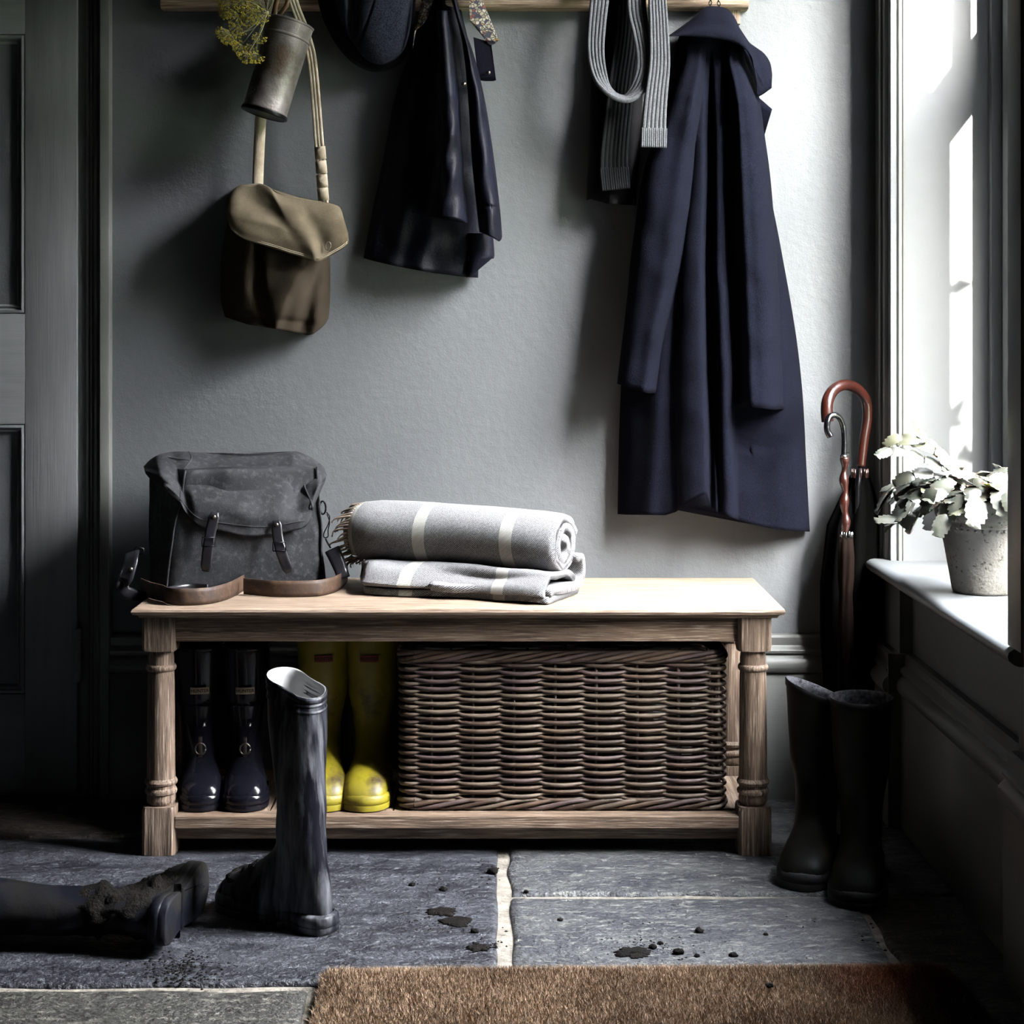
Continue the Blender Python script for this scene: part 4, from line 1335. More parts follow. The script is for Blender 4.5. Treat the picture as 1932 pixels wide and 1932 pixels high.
def offset_loop(cl, th_):
    L_, R_ = [], []
    for i, p in enumerate(cl):
        a = cl[max(0, i - 1)]; b_ = cl[min(len(cl) - 1, i + 1)]
        dx, dy = b_[0] - a[0], b_[1] - a[1]; l = math.hypot(dx, dy) or 1
        nx, ny = -dy / l, dx / l
        h = th_ / 2 * (1 if 0 < i < len(cl) - 1 else .4)
        L_.append((p[0] + nx * h, p[1] + ny * h)); R_.append((p[0] - nx * h, p[1] - ny * h))
    return L_ + R_[::-1]


lp2 = offset_loop(spc, .0180)
arc_l = [0]
for a, b_ in zip(lp2, lp2[1:]): arc_l.append(arc_l[-1] + math.hypot(a[0] - b_[0], a[1] - b_[1]))
rings = []; uv = []
NU = 44
for i in range(NU + 1):
    u = LL * i / NU; f = i / NU; ring = []
    sc_ = 1 - .10 * max(0, .12 - f) / .12 - .16 * max(0, f - .9) / .1 * .4 + .03 * math.sin(f * 5)
    if f < .03: sc_ *= .93
    if f > .985: sc_ *= .965
    for j, (a, b_) in enumerate(lp2):
        k = 1 + .05 * nz(f * 3, a * 14, b_ * 14)
        ring.append(roll_pt(u + (.004 * nz(a * 60, b_ * 60, 3) if f > .95 else 0), (a * sc_ * k, b_ * sc_ * k)))
        uv.append((u, arc_l[j]))
    rings.append(ring)
vf = loft(rings)
ro = obj('blanket_roll', (vf[0], vf[1], uv), M['blanket'], bl)


# lower folded layer lying under and in front of the roll
def fold_loop(f):
    """cross-section (a toward camera, b up from bench) of the folded tail; opens at the front on the left, closes on the right"""
    op = max(0.0, 1 - f * 1.15)
    reach = .058 + .030 * math.sin(min(1, f * 1.4) * math.pi * .5) - .05 * max(0, .10 - f) / .10
    front_z = .012 + .010 * op + .006 * math.sin(f * 9)
    top = [(-.050, .052), (-.030, .048), (0, .046), (.020, .048), (.034, .046), (.048, .040), (reach * .86, front_z + .016), (reach, front_z + .004)]
    return top, reach, front_z


def cen(top, b0=0.0):
    pts = smooth_path([(a, b_, 0) for a, b_ in top], 5)
    return [(p.x, p.y) for p in pts]


def fold_sheet(fn_, u0, u1, nm, th_=.009, nu=44):
    rings = []; uv = []
    for i in range(nu + 1):
        f = i / nu; cl = fn_(f); lpp = offset_loop(cl, th_)
        ring = []
        for j, (a, b_) in enumerate(lpp):
            p = La + LA * (u0 + (u1 - u0) * f) - LS * a; p.z = BT + max(.0015, b_ + .004 * nz(f * 5, a * 12, 4))
            ring.append(p); arc_ = 0 if j == 0 else arc_ + math.hypot(a - pa_, b_ - pb_); pa_, pb_ = a, b_; uv.append((u0 + (u1 - u0) * f, arc_ + .3))
        rings.append(ring)
    vf = loft(rings)
    return obj(nm, (vf[0], vf[1], uv), M['blanket'], bl)


def rch(f): return .128 - .036 * f + .010 * math.sin(f * 8) - .05 * max(0, .08 - f) / .08


fold_sheet(lambda f: cen([(-.050, .030), (-.02, .045), (.015, .047), (.045, .050 + .004 * math.sin(f * 4)), (.072, .050 + .006 * math.sin(f * 3.1)), (rch(f) - .022, .042 + .004 * math.sin(f * 7)),
                          (rch(f) - .004, .026), (rch(f), .014 + .012 * max(0, .75 - f))]), .052, LL + .000, 'lower_fold', .013)
fold_sheet(lambda f: cen([(-.055, .010), (-.02, .008), (.03, .0075), (.07, .0075), (rch(f) - .014, .0075), (rch(f) - .004, .009)]), .055, LL + .006, 'lower_fold', .013)
fold_sheet(lambda f: cen([(-.040, .090 - .02 * f), (-.066, .070), (-.072, .040), (-.056, .022), (-.02, .018), (.04, .020), (rch(f) - .03, .024), (rch(f) - .010, .020)]), LL * .45, LL + .010, 'lower_fold', .014)
fr_ = []
rnd = random.Random(3)
for i in range(54):
    th = 2 * math.pi * i / 54
    a, b_ = .064 * math.cos(th), max(-.054, .062 * math.sin(th))
    p = roll_pt(.012, (a * .93, b_ * .93))
    q = p - LA * rnd.uniform(.018, .034) + Vector((rnd.uniform(-.004, .004), rnd.uniform(-.006, .004), -rnd.uniform(.004, .016)))
    r2 = q - LA * rnd.uniform(0, .008) + Vector((0, 0, -rnd.uniform(.004, .014)))
    for x_ in (q, r2): x_.z = max(x_.z, BT + .003)
    fr_.append(tube(smooth_path([p, q, r2], 4), [.0024] * 4 + [.0016] * 4 + [.0020], 5))
fo = obj('fringe', join(*fr_), M['fringe'], bl); fo['kind'] = 'stuff'

# ------------------------------------------------------------------ satchel
sat = thing('satchel', 'grey-green waxed canvas satchel with buckled leather straps on the bench', 'bag', (-.49, -.15, BT))
M['canvas_grey'] = mat('grey_canvas', '#36373a', .7, '#232427', scale=9, bump=.4, bscale=28, bump2=.4, bscale2=700, col3='#434447', scale3=90, lo3=.50, hi3=.70, dist=.003, spec=.12)
M['leather'] = mat('dark_leather', '#16161a', .32, '#242329', scale=26, bump=.5, bscale=70, dist=.0015, spec=.6)
M['belt'] = mat('worn_brown_leather', '#3f2c1d', .62, '#2a1d15', scale=24, lo=.4, hi=.65, bump=.5, bscale=90, col3='#5b432e', scale3=50, lo3=.52, hi3=.72, dist=.0015)
# four vertical edges in photo pixels at their own depth: front-left, front-right, back-left
YFL, YFR, YBL, YBR = -.255, -.165, -.150, -.060
FL = lambda z: None


def sat_pt(a, d, h):
    """a 0..1 across the front, d 0..1 front to back, h 0..1 up"""
    fl = P(pl_([(0, 315), (.5, 330), (1, 352)], h), 0, YFL); fr = P(pl_([(0, 610), (.5, 606), (1, 596)], h), 0, YFR)
    blx = P(pl_([(0, 283), (.5, 279), (1, 284)], h), 0, YBL)
    p = fl.lerp(fr, a); vec = Vector((blx.x - fl.x, blx.y - fl.y, 0))
    q = Vector((p.x, p.y, 0)) + vec * d
    q.z = BT + .004 + .235 * h
    return q


rings = []
for i in range(25):
    h = i / 24; ring = []
    n = 72; bul = .012 * math.sin(h * math.pi)
    for j in range(n):
        # rounded rectangle param
        tt = j / n * 4; sd = int(tt); f = tt - sd
        if sd == 0: a, d = f, 0
        elif sd == 1: a, d = 1, f
        elif sd == 2: a, d = 1 - f, 1
        else: a, d = 0, 1 - f
        p = sat_pt(a, d, h)
        c = sat_pt(.5, .5, h)
        if sd == 0:
            p.y -= bul * math.sin(f * math.pi) + .010 * math.exp(-((f - .5) / .3) ** 2) * h
            p.y += .007 * math.exp(-((f - .88) / .06) ** 2) * math.sin(h * 3.1)
            p.y += .006 * math.exp(-((f - .2) / .08) ** 2) * h
        p += (c - p).normalized() * (.004 * (1 if h in (0, 1) else 0)) + Vector((0, 0, .0))
        p += Vector((nz(p.x, p.y, p.z, 16), nz(p.z, p.x, p.y, 16), 0)) * .006
        ring.append(p)
    rings.append(ring)
obj('bag_body', loft(rings), M['canvas_grey'], sat)
pip = [sat_pt(0, 0, h / 14) + Vector((-.001, -.003, 0)) for h in range(14, -1, -1)] + [sat_pt(a / 14, 0, 0) + Vector((0, -.004, .002)) for a in range(1, 15)] + [sat_pt(1, 0, h / 14) + Vector((.001, -.003, 0)) for h in range(1, 15)]
obj('piping', tube([p + Vector((nz(p.x, p.y, p.z, 16), nz(p.z, p.x, p.y, 16), 0)) * .006 for p in pip], .0022, 6), M['canvas_grey'], sat)
sT = [(271, 880), (285, 866), (305, 856), (335, 852), (375, 854), (420, 858), (465, 861), (510, 857), (545, 852), (565, 853), (590, 865), (610, 880), (617, 896)]
sB = [(274, 893), (295, 915), (335, 940), (350, 966), (375, 991), (400, 998), (430, 1004), (465, 1012), (505, 1010), (545, 1003), (578, 992), (592, 955), (612, 912)]


def sdepth(u, v):
    base = YFL + (YFR - YFL) * min(1, max(0, (u - .12) / .8))
    if u < .12: base += (.12 - u) / .12 * .055
    if u > .92: base += (u - .92) / .08 * .03
    tp = base + .085
    k = math.sin(min(1, v * 1.35) * math.pi / 2) ** .75
    Y = tp + (base - .028 - tp) * k
    Y += .020 * math.exp(-((u - (.22 + .05 * v)) / .035) ** 2) * (1 - v * .6)
    Y -= .012 * math.exp(-((u - .14) / .05) ** 2)
    Y += .026 * math.exp(-((u - .79 + .05 * v) / .045) ** 2) * math.sin(min(1, v * 1.2) * math.pi)
    Y -= .012 * math.exp(-((u - .90) / .04) ** 2) * (1 - v)
    Y += .010 * math.exp(-((u - .45) / .16) ** 2) * math.exp(-((v - .15) / .12) ** 2)
    Y -= .012 * math.exp(-((u - .52) / .22) ** 2) * math.exp(-((v - .75) / .3) ** 2)
    Y += .004 * nz(u * 9, v * 6, 3)
    return Y


def spt(u, v):
    n = len(ST_) - 1
    c = ST_[int(round(u * n))].lerp(SB_[int(round(u * n))], v)
    return P(c.x, c.y, sdepth(u, v))


ST_ = smooth_path([(a, b_, 0) for a, b_ in sT], 9); SB_ = smooth_path([(a, b_, 0) for a, b_ in sB], 9)
obj('flap', sheet(sT, sB, sdepth, 108, 40, .006), M['canvas_grey'], sat)
obj('flap_back', sheet(sT, sT, lambda u, v: sdepth(u, 0) + v * .075, 108, 6, .005), M['canvas_grey'], sat)


def sline(pts, dv=0, r=.0011):
    return tube(smooth_path([spt(u, v) + Vector((0, -.0018, 0)) for u, v in pts], 4), r, 5)


obj('flap_seam', join(sline([(.30, .0), (.31, .10), (.26, .35), (.19, .95)], r=.0018), sline([(.12, .02), (.2, .1), (.30, .12)], r=.0018), sline([(.88, .02), (.80, .35), (.86, .7), (.90, .98)], r=.0018),
                      sline([(.19, .90), (.26, .88), (.34, .90), (.5, .89), (.65, .89), (.82, .90)], r=.0009), sline([(.02, .8), (.08, .78), (.14, .84), (.19, .90)], r=.0009)), M['canvas_grey'], sat)


def strap_down(x0, y0, x1, y1, u, kink):
    a = P(x0, y0, 0); path = []
    for i in range(13):
        f = i / 12; x = x0 + (x1 - x0) * f + kink * math.sin(f * 3.1); y = y0 + (y1 - y0) * f
        Y = pl_([(0, 0), (.35, -.004), (.6, -.010), (1, -.002)], f)
        base = sdepth(u, .88) - .006 if f < .3 else sdepth(u, .88) + .0 - .006
        path.append(P(x, y, base + Y))
    wid = .0205
    s_ = obj('leather_strap', ribbon(path, lambda t: wid * (1 if .06 < t < .94 else .62), .0035, (0, -1, .1), m=6), M['leather'], sat)
    for f in (.16,):
        p = path[int(f * 12)]; obj('rivet', lathe([(.0045, 0), (.004, .001), (.0015, .0022)], 0, 0, 12), M['brass'], s_, world=False).matrix_local = Matrix.Translation(p - ORG[sat.name] + Vector((0, -.002, 0))) @ Matrix.Rotation(R(90), 4, 'X')
    p = path[6] + Vector((0, -.003, 0)); q = Vector((.0125, 0, 0)); z_ = Vector((0, 0, .0085))
    obj('buckle', tube([p - q - z_, p + q - z_, p + q + z_, p - q + z_, p - q - z_], .0013, 6), M['black_metal'], s_)
    return s_


strap_down(406, 966, 388, 1078, .37, -3)
strap_down(521, 982, 546, 1080, .68, -6)


# shoulder belt standing on edge on the bench
def belt(pts, nm='shoulder_strap', h=.031, z=BT, n=8, m_=None):
    pp = smooth_path([Vector((*G(x, y, z)[:2], z + h / 2 + (zz if zz else .0008))) for x, y, zz in pts], n)
    ups_ = []
    for i in range(len(pp)):
        a = pp[max(0, i - 1)]; b_ = pp[min(len(pp) - 1, i + 1)]; t_ = b_ - a
        ups_.append(Vector((t_.y, -t_.x, 0)).normalized())
    return obj(nm, ribbon(pp, h, .0032, ups_, m=4), m_ or M['belt'], sat)


s1 = belt([(266, 1122, 0), (285, 1130, 0), (308, 1136, 0), (318, 1141, 0), (350, 1143, 0), (395, 1140, 0), (430, 1131, 0), (455, 1118, 0), (470, 1108, 0), (474, 1102, 0), (466, 1099, 0), (445, 1103, 0), (424, 1109, 0)])
belt([(460, 1122, 0), (480, 1124, 0), (520, 1127, 0), (570, 1127, 0), (610, 1124, 0), (640, 1114, 0), (655, 1098, 0)])
belt([(310, 1130, 0), (335, 1124, 0), (365, 1121, 0), (392, 1123, 0)], h=.020, m_=M['leather'])
hl_ = []
for x, y in ((358, 1126), (385, 1124), (410, 1121), (430, 1116), (447, 1110)):
    g_ = G(x, y + 14, BT)
obj('strap_end', ribbon([P(250, 1042, -.27), P(247, 1062, -.285), P(238, 1092, -.30), P(232, 1096, -.30)], .031, .006, (-.5, -1, .2), m=4), M['leather'], sat)
obj('strap_end', ribbon([P(232, 1098, -.30), P(226, 1106, -.30), P(238, 1118, -.30), P(262, 1126, -.30), P(290, 1130, -.305)], .024, .004, (-.1, -1, .5), m=4), M['leather'], sat)
rv = lathe([(.0050, 0), (.0045, .0012), (.0015, .0024)], 0, 0, 12)
obj('rivet', rv, M['brass'], sat, world=False).matrix_local = Matrix.Translation(P(246, 1074, -.300) - ORG[sat.name]) @ Matrix.Rotation(R(80), 4, 'X') 
q = P(262, 1040, -.262)
obj('strap_ring', tube([q + Vector((-.012, 0, -.004)), q + Vector((-.006, 0, .009)), q + Vector((.009, 0, .005)), q + Vector((.010, 0, -.006)), q + Vector((-.012, 0, -.004))], .0018, 6), M['black_metal'], sat)
# right: ring, swivel clip, strap tab
q = P(609, 958, -.150)
obj('strap_ring', tube([q + Vector((.006 * math.cos(a), -.004 * math.sin(a), .0135 * math.sin(a))) for a in [2 * math.pi * k / 16 for k in range(17)]], .0019, 6), M['black_metal'], sat)
obj('swivel_clip', join(tube(smooth_path([P(x, y, -.155) for x, y in ((616, 966), (622, 975), (619, 990), (611, 1006), (612, 1014), (619, 1012), (619, 1000), (622, 985), (617, 970))], 4), .0013, 6),
                        tube(smooth_path([P(x, y, -.158) for x, y in ((614, 1016), (618, 1024), (624, 1034))], 4), .0018, 6)), M['black_metal'], sat)
obj('strap_slide', ribbon([P(626, 1036, -.165), P(634, 1052, -.172), P(643, 1075, -.185), P(648, 1090, -.195)], lambda t: .030 if t < .4 else .026, .006, (.2, -1, .1), m=4), M['leather'], sat)

# ------------------------------------------------------------------ umbrellas
M['wood_red'] = mat('polished_cherry_wood', '#30110a', .3, '#1d0a06', scale=18, stretch=(3, 3, .6), coat=.5, bump=.1, bscale=40)
M['umb_black'] = mat('black_umbrella_cloth', '#020202', .95, '#030303', spec=.02, scale=30, bump=.4, bscale=40)
M['umb_brown'] = mat('brown_umbrella_cloth', '#120a07', .9, '#0b0604', spec=.05, scale=30, stretch=(1, 1, .4), bump=.5, bscale=60)
M['black_gloss'] = mat('black_lacquer', '#0a0a0d', .15, coat=.6)
M['chrome'] = mat('bright_tips', '#b5b5b5', .25, metal=1)
u1 = thing('umbrella', 'large black umbrella with a red-brown wooden crook handle leaning in the corner', 'umbrella', P(1633, 1200, -.10), group=None)
YU = -.115
cro = spath([(1562, 795, YU - .075), (1560, 775, YU - .075), (1562, 755, YU - .07), (1572, 737, YU - .055), (1588, 727, YU - .04), (1606, 728, YU - .02), (1622, 738, YU - .005), (1634, 757, YU + .01), (1636, 790, YU + .015), (1630, 830, YU + .012), (1624, 880, YU + .01)], 7)
obj('crook_handle', tube(cro, lambda t: .0125 - .0035 * t, 16), M['wood_red'], u1)
obj('shaft', tube([P(1624, 878, YU + .01), P(1618, 920, YU + .012), P(1612, 1450, -.10)], .006, 8), M['black_metal'], u1)
for i in range(8):
    a = 2 * math.pi * i / 8
    c = P(1622, 892, YU + .01) + Vector((.016 * math.cos(a), .013 * math.sin(a), 0))
    obj('rib_tip', tube([c + Vector((0, 0, .008)), c - Vector((0, 0, .010))], .0022, 6), M['wood_red'], u1)
rings = []
for i, (y, x, rr_) in enumerate(((896, 1622, .016), (930, 1620, .028), (990, 1612, .046), (1100, 1606, .052), (1200, 1606, .052), (1300, 1606, .046), (1420, 1608, .030), (1500, 1610, .014), (1540, 1611, .006))):
    c = P(x, y, -.075 + .0 * i); c.z = max(c.z, .035)
    rings.append([c + Vector((rr_ * (1 + .22 * math.cos(8 * a)) * math.cos(a), rr_ * .85 * (1 + .22 * math.cos(8 * a)) * math.sin(a), 0)) for a in [2 * math.pi * k / 48 for k in range(48)]])
for k in range(8, len(rings)): pass
obj('canopy', loft(rings), M['umb_black'], u1)
obj('ferrule', tube([rings[-1][0].lerp(rings[-1][24], .5), Vector((rings[-1][0].lerp(rings[-1][24], .5).x, -.075, .002))], .005, 8), M['black_metal'], u1)

u2 = thing('umbrella', 'slim brown umbrella with a black crook and knobbly bamboo-like grip, in front', 'umbrella', P(1595, 1200, -.22))
YV = -.215
obj('crook_handle', tube(spath([(1567, 824, YV - .02), (1561, 812, YV - .02), (1561, 797, YV - .02), (1566, 786, YV - .015), (1576, 783, YV - .01), (1585, 790, YV - .005), (1591, 806, YV), (1593, 830, YV), (1592, 862, YV)], 6), lambda t: .0065 - .0012 * t, 12), M['black_gloss'], u2)
obj('collar_ring', tube([P(1592, 858, YV), P(1592, 864, YV)], .0068, 12), M['chrome'], u2)
gp = []; gr_ = []
for i in range(60):
    f = i / 59; y = 863 + (1004 - 863) * f
    gp.append(P(1592.5 + 2 * f + 1.2 * math.sin(f * 17), y, YV)); gr_.append(.0068 + .0022 * math.sin(f * 22 + 1) * (1 - .3 * f) + .0016 * f)
obj('grip', tube(gp, gr_, 14), M['wood_red'], u2)
for i in range(7):
    a = 2 * math.pi * i / 7
    c = P(1597, 1010, YV) + Vector((.0115 * math.cos(a), .0115 * math.sin(a), 0))
    obj('rib_tip', tube([c + Vector((0, 0, .007)), c - Vector((0, 0, .006))], .0014, 6), M['chrome'], u2)
rings = []
for y, rr_ in ((1015, .0125), (1050, .015), (1090, .015), (1120, .012), (1170, .015), (1300, .016), (1420, .012), (1500, .008), (1535, .005)):
    c = P(1596, y, YV)
    rings.append([c + Vector((rr_ * (1 + .10 * math.cos(7 * a + y * .02)) * math.cos(a), rr_ * (1 + .10 * math.cos(7 * a + y * .02)) * math.sin(a), 0)) for a in [2 * math.pi * k / 42 for k in range(42)]])
obj('canopy', loft(rings), M['umb_brown'], u2)
e_ = P(1596, 1535, YV)
obj('ferrule', tube([e_, Vector((e_.x, e_.y, .002))], .004, 8), M['black_metal'], u2)

# ------------------------------------------------------------------ plant on the sill
PC = Vector((.849, -.565, .510))
M['pot'] = mat('lichened_terracotta', '#72706b', .85, '#55534d', scale=12, lo=.4, hi=.65, bump=.6, bscale=60, bump2=.5, bscale2=220, col3='#35322c', scale3=130, lo3=.58, hi3=.66, dist=.002)
M['soil'] = mat('potting_soil', '#1b1511', .95, '#2c231b', scale=60, bump=1, bscale=90, dist=.006)
pot = thing('plant_pot', 'weathered pale stone plant pot with a beaded rim standing on the window sill', 'plant pot', PC)
pp_ = [(.052, .0), (.0560, .002), (.0575, .006), (.0625, .035), (.0690, .072), (.0755, .106), (.0775, .116), (.0800, .1175), (.0815, .121), (.0790, .125), (.0800, .128), (.0860, .134), (.0875, .142), (.0868, .156), (.0885, .160), (.0885, .165),
       (.0860, .167), (.0815, .165), (.0800, .150), (.0790, .140), (.050, .139), (.001, .139)]
obj('pot_body', lathe([(r, PC.z + z) for r, z in pp_], PC.x, PC.y, 64), M['pot'], pot)
bd = []
for k in range(40):
    a = 2 * math.pi * k / 40
    c = Vector((PC.x + .0795 * math.cos(a), PC.y + .0795 * math.sin(a), PC.z + .1145))
    import bmesh
    bm = bmesh.new(); bmesh.ops.create_icosphere(bm, subdivisions=1, radius=.0030); bd.append(([v.co + c for v in bm.verts], [tuple(v.index for v in f.verts) for f in bm.faces])); bm.free()
obj('beading', join(*bd), M['pot'], pot)
plant = thing('cactus_plant', 'pale toothed-leaf trailing cactus growing in the stone pot on the sill', 'plant', PC + Vector((0, 0, .139)))
obj('soil', lathe([(.079, PC.z + .1395), (.06, PC.z + .146), (.03, PC.z + .149), (.001, PC.z + .150)], PC.x, PC.y, 32), M['soil'], plant)


def leafmat(name, a, b_):
    m_ = mat(name, a, .34, b_, scale=50, bump=.25, bscale=60, dist=.0015)
    m_.node_tree.nodes['Principled BSDF'].inputs['Transmission Weight'].default_value = 0
    m_.node_tree.nodes['Principled BSDF'].inputs['Subsurface Weight'].default_value = .15
    m_.node_tree.nodes['Principled BSDF'].inputs['Subsurface Scale'].default_value = .004
    return m_


LM = [leafmat('leaf_pale', '#61624f', '#4d4e3f'), leafmat('leaf_grey', '#51534b', '#3f413a'), leafmat('leaf_yellow', '#6b6b2f', '#555625'), leafmat('leaf_dark', '#33352e', '#262822')]
HL = [.004, .0095, .0115, .0105, .0128, .0118, .0130, .0108, .0112, .0070, .0088, .0035]


def leafmesh(bendz, twist):
    rings = []; n = len(HL)
    L_ = .036
    for i, h in enumerate(HL):
        f = i / (n - 1); x = L_ * f
        z = bendz * f * f; ring = []
        for q in (-1, -.5, 0, .5, 1):
            ring.append(Vector((x + (.0025 if i % 2 == 0 and abs(q) == 1 else 0), q * h, z - .0022 * (abs(q) ** 1.5) + .0012)))
        for q in (1, .5, 0, -.5, -1):
            ring.append(Vector((x, q * h * .98, z - .0022 * (abs(q) ** 1.5) - (.0005 if abs(q) < 1 else -.0006) - (.0008 if q == 0 else 0))))
        rings.append(ring)
    return loft(rings)


rnd = random.Random(21)
protoL = []
for k in range(4):
    for mi in range(4):
        o = obj('leaf', leafmesh((-.010, -.004, -.016, .003)[k], 0), LM[mi], None, angle=50)
        o.parent = plant; protoL.append(o)
used = set(); cnt_leaf = 0


def place_leaf(p, d, up, size, mi):
    global cnt_leaf
    k = rnd.randrange(4); src = protoL[k * 4 + mi]
    if (k, mi) in used:
        o = src.copy(); sc.collection.objects.link(o); o.parent = plant
    else:
        o = src; used.add((k, mi))
    x = d.normalized(); y = up.cross(x).normalized(); z = x.cross(y)
    mt = Matrix((x, y, z)).transposed().to_4x4()
    o.matrix_local = Matrix.Translation(p - ORG[plant.name]) @ mt @ Matrix.Scale(size, 4)
    cnt_leaf += 1


for st in range(84):
    a = 2.39996 * st + rnd.uniform(-.3, .3)
    reach = rnd.uniform(.6, 1.0)
    el = rnd.uniform(.25, 1.25) if st % 4 else rnd.uniform(-.1, .3)
    p = PC + Vector((math.cos(a) * .045 * rnd.random(), math.sin(a) * .045 * rnd.random(), .146))
    ns = 3 if st % 3 else 4
    if abs(math.cos(a)) > .5 and math.cos(a) > 0: ns = 2 if el < .6 else 3
    d = Vector((math.cos(a) * math.cos(el), math.sin(a) * math.cos(el) * .9, math.sin(el)))
    for s in range(ns):
        side_up = Vector((rnd.uniform(-.4, .4), rnd.uniform(-.6, .2), 1)).normalized()
        size = rnd.uniform(1.15, 1.6)
        mi = rnd.choice((0, 0, 1, 1, 2, 3) if math.cos(a) > -.2 else (0, 1, 1, 3))
        q = p + d * .034 * size
        if q.x > .945 or len(plant.children) > 290: break
        if q.z < PC.z + .10 : d.z = abs(d.z) * .2
        if (q - PC).xy.length < .09 and q.z < PC.z + .168: d.z += .5; q = p + d.normalized() * .034
        place_leaf(p, d, side_up, size, mi)
        if s == ns - 2 and rnd.random() < .5:
            sdv = Vector((-d.y, d.x, -.2)) * rnd.choice((-1, 1))
            place_leaf(p + d * .030, (d + sdv * .8), side_up, size * .9, mi)
        p = p + d.normalized() * .033 * size
        d = (d + Vector((math.cos(a) * .25, math.sin(a) * .2, -.55 - .2 * rnd.random()))).normalized()
# a few long sprays reaching out to the left over the sill edge
for (pts, mi) in ((((1805, 905), (1778, 880), (1745, 868), (1712, 852), (1680, 846), (1655, 862)), 1), (((1800, 880), (1765, 850), (1735, 828), (1700, 822), (1672, 830)), 0),
                  (((1790, 900), (1760, 890), (1725, 895), (1692, 902)), 3), (((1800, 915), (1775, 920), (1757, 930), (1748, 945)), 3), (((1775, 858), (1752, 832), (1733, 812), (1722, 798)), 2)):
    Yp = -.60
    ppx = [P(x, y, Yp - .01 * i) for i, (x, y) in enumerate(pts)]
    for a_, b_ in zip(ppx, ppx[1:]):
        place_leaf(a_, b_ - a_, Vector((rnd.uniform(-.2, .2), -.75, .8)).normalized(), (b_ - a_).length / .034, mi)
for o in [o for i, o in enumerate(protoL) if (i // 4, i % 4) not in used]: bpy.data.objects.remove(o)

# ------------------------------------------------------------------ door mat
dm = thing('doormat', 'brown coir doormat with short bristles lying on the flagstones', 'doormat', (.21, -1.30, 0))
mc = [(-.268, -1.030), (.668, -1.012), (.712, -1.62), (-.262, -1.64)]


def mat_out(ins, z, wob=.003):
    pts = []
    c = Vector((.21, -1.32, 0))
    for i in range(4):
        a = Vector((*mc[i], 0)); b_ = Vector((*mc[(i + 1) % 4], 0)); n = 60
        for k in range(n):
            f = k / n; p = a.lerp(b_, f)
            dd = min(f, 1 - f) * (b_ - a).length
            if dd < .03: p = p.lerp(c, (1 - dd / .03) ** 2 * .014)
            p += Vector((nz(p.x, p.y, 1, 14), nz(p.y, p.x, 2, 14), 0)) * wob
            p = p.lerp(c, ins / (p - c).length)
            pts.append((p.x, p.y, z))
    return pts


M['coir_base'] = mat('coir_base', '#3a2c20', .95, '#2a2019', scale=60, bump=1, bscale=150, dist=.004)
obj('mat_base', loft([mat_out(0, .001), mat_out(-.001, .006), mat_out(.001, .012), mat_out(.006, .013)]), M['coir_base'], dm, False)
m = bpy.data.materials.new('coir'); m.use_nodes = True
t = m.node_tree; b_ = t.nodes['Principled BSDF']; b_.inputs['Roughness'].default_value = .8; b_.inputs['Specular IOR Level'].default_value = .25
tcn = t.nodes.new('ShaderNodeTexCoord')
na = t.nodes.new('ShaderNodeTexNoise'); na.inputs['Scale'].default_value = 5; na.inputs['Detail'].default_value = 6
nb_ = t.nodes.new('ShaderNodeTexNoise'); nb_.inputs['Scale'].default_value = 260; nb_.inputs['Detail'].default_value = 2
for n_ in (na, nb_): t.links.new(tcn.outputs['Object'], n_.inputs['Vector'])
r1 = t.nodes.new('ShaderNodeValToRGB'); r1.color_ramp.elements[0].position = .32; r1.color_ramp.elements[0].color = srgb('#7d6752'); r1.color_ramp.elements[1].position = .68; r1.color_ramp.elements[1].color = srgb('#b39a80')
r2_ = t.nodes.new('ShaderNodeValToRGB'); r2_.color_ramp.elements[0].position = .30; r2_.color_ramp.elements[0].color = (.30, .28, .26, 1); r2_.color_ramp.elements[1].position = .72; r2_.color_ramp.elements[1].color = (1.5, 1.5, 1.5, 1)
mx = t.nodes.new('ShaderNodeMix'); mx.data_type = 'RGBA'; mx.blend_type = 'MULTIPLY'; mx.inputs['Factor'].default_value = 1
gr1 = t.nodes.new('ShaderNodeVectorMath'); gr1.operation = 'DISTANCE'; gr1.inputs[1].default_value = (.40, .225, .01)
t.links.new(tcn.outputs['Object'], gr1.inputs[0])
gr2 = t.nodes.new('ShaderNodeMapRange'); gr2.inputs['From Min'].default_value = .16; gr2.inputs['From Max'].default_value = .03; gr2.inputs['To Max'].default_value = .8
t.links.new(gr1.outputs['Value'], gr2.inputs['Value'])
stn = t.nodes.new('ShaderNodeMix'); stn.data_type = 'RGBA'; stn.inputs['B'].default_value = srgb('#8a4220')
t.links.new(gr2.outputs[0], stn.inputs['Factor'])
t.links.new(na.outputs['Fac'], r1.inputs[0]); t.links.new(nb_.outputs['Fac'], r2_.inputs[0]); t.links.new(r1.outputs[0], stn.inputs['A']); t.links.new(stn.outputs['Result'], mx.inputs['A']); t.links.new(r2_.outputs[0], mx.inputs['B']); t.links.new(mx.outputs['Result'], b_.inputs['Base Color'])
import numpy as np
rg_ = np.random.default_rng(4)
NBR = 150000
u = rg_.random(NBR); v = rg_.random(NBR) ** 1.25
cs = np.array([(*c, 0) for c in mc], float)
fx = (cs[0] * (1 - u)[:, None] + cs[1] * u[:, None]) * (1 - v)[:, None] + (cs[3] * (1 - u)[:, None] + cs[2] * u[:, None]) * v[:, None]
edge = np.minimum(np.minimum(u, 1 - u) * .95, v * .6)
cut = (np.minimum(u, 1 - u) * .95 < .022) & (v * .6 < .022) & ((.022 - np.minimum(u, 1 - u) * .95) ** 2 + (.022 - v * .6) ** 2 > .022 ** 2)
fx = fx[~cut]; edge = edge[~cut]; nB = len(fx)
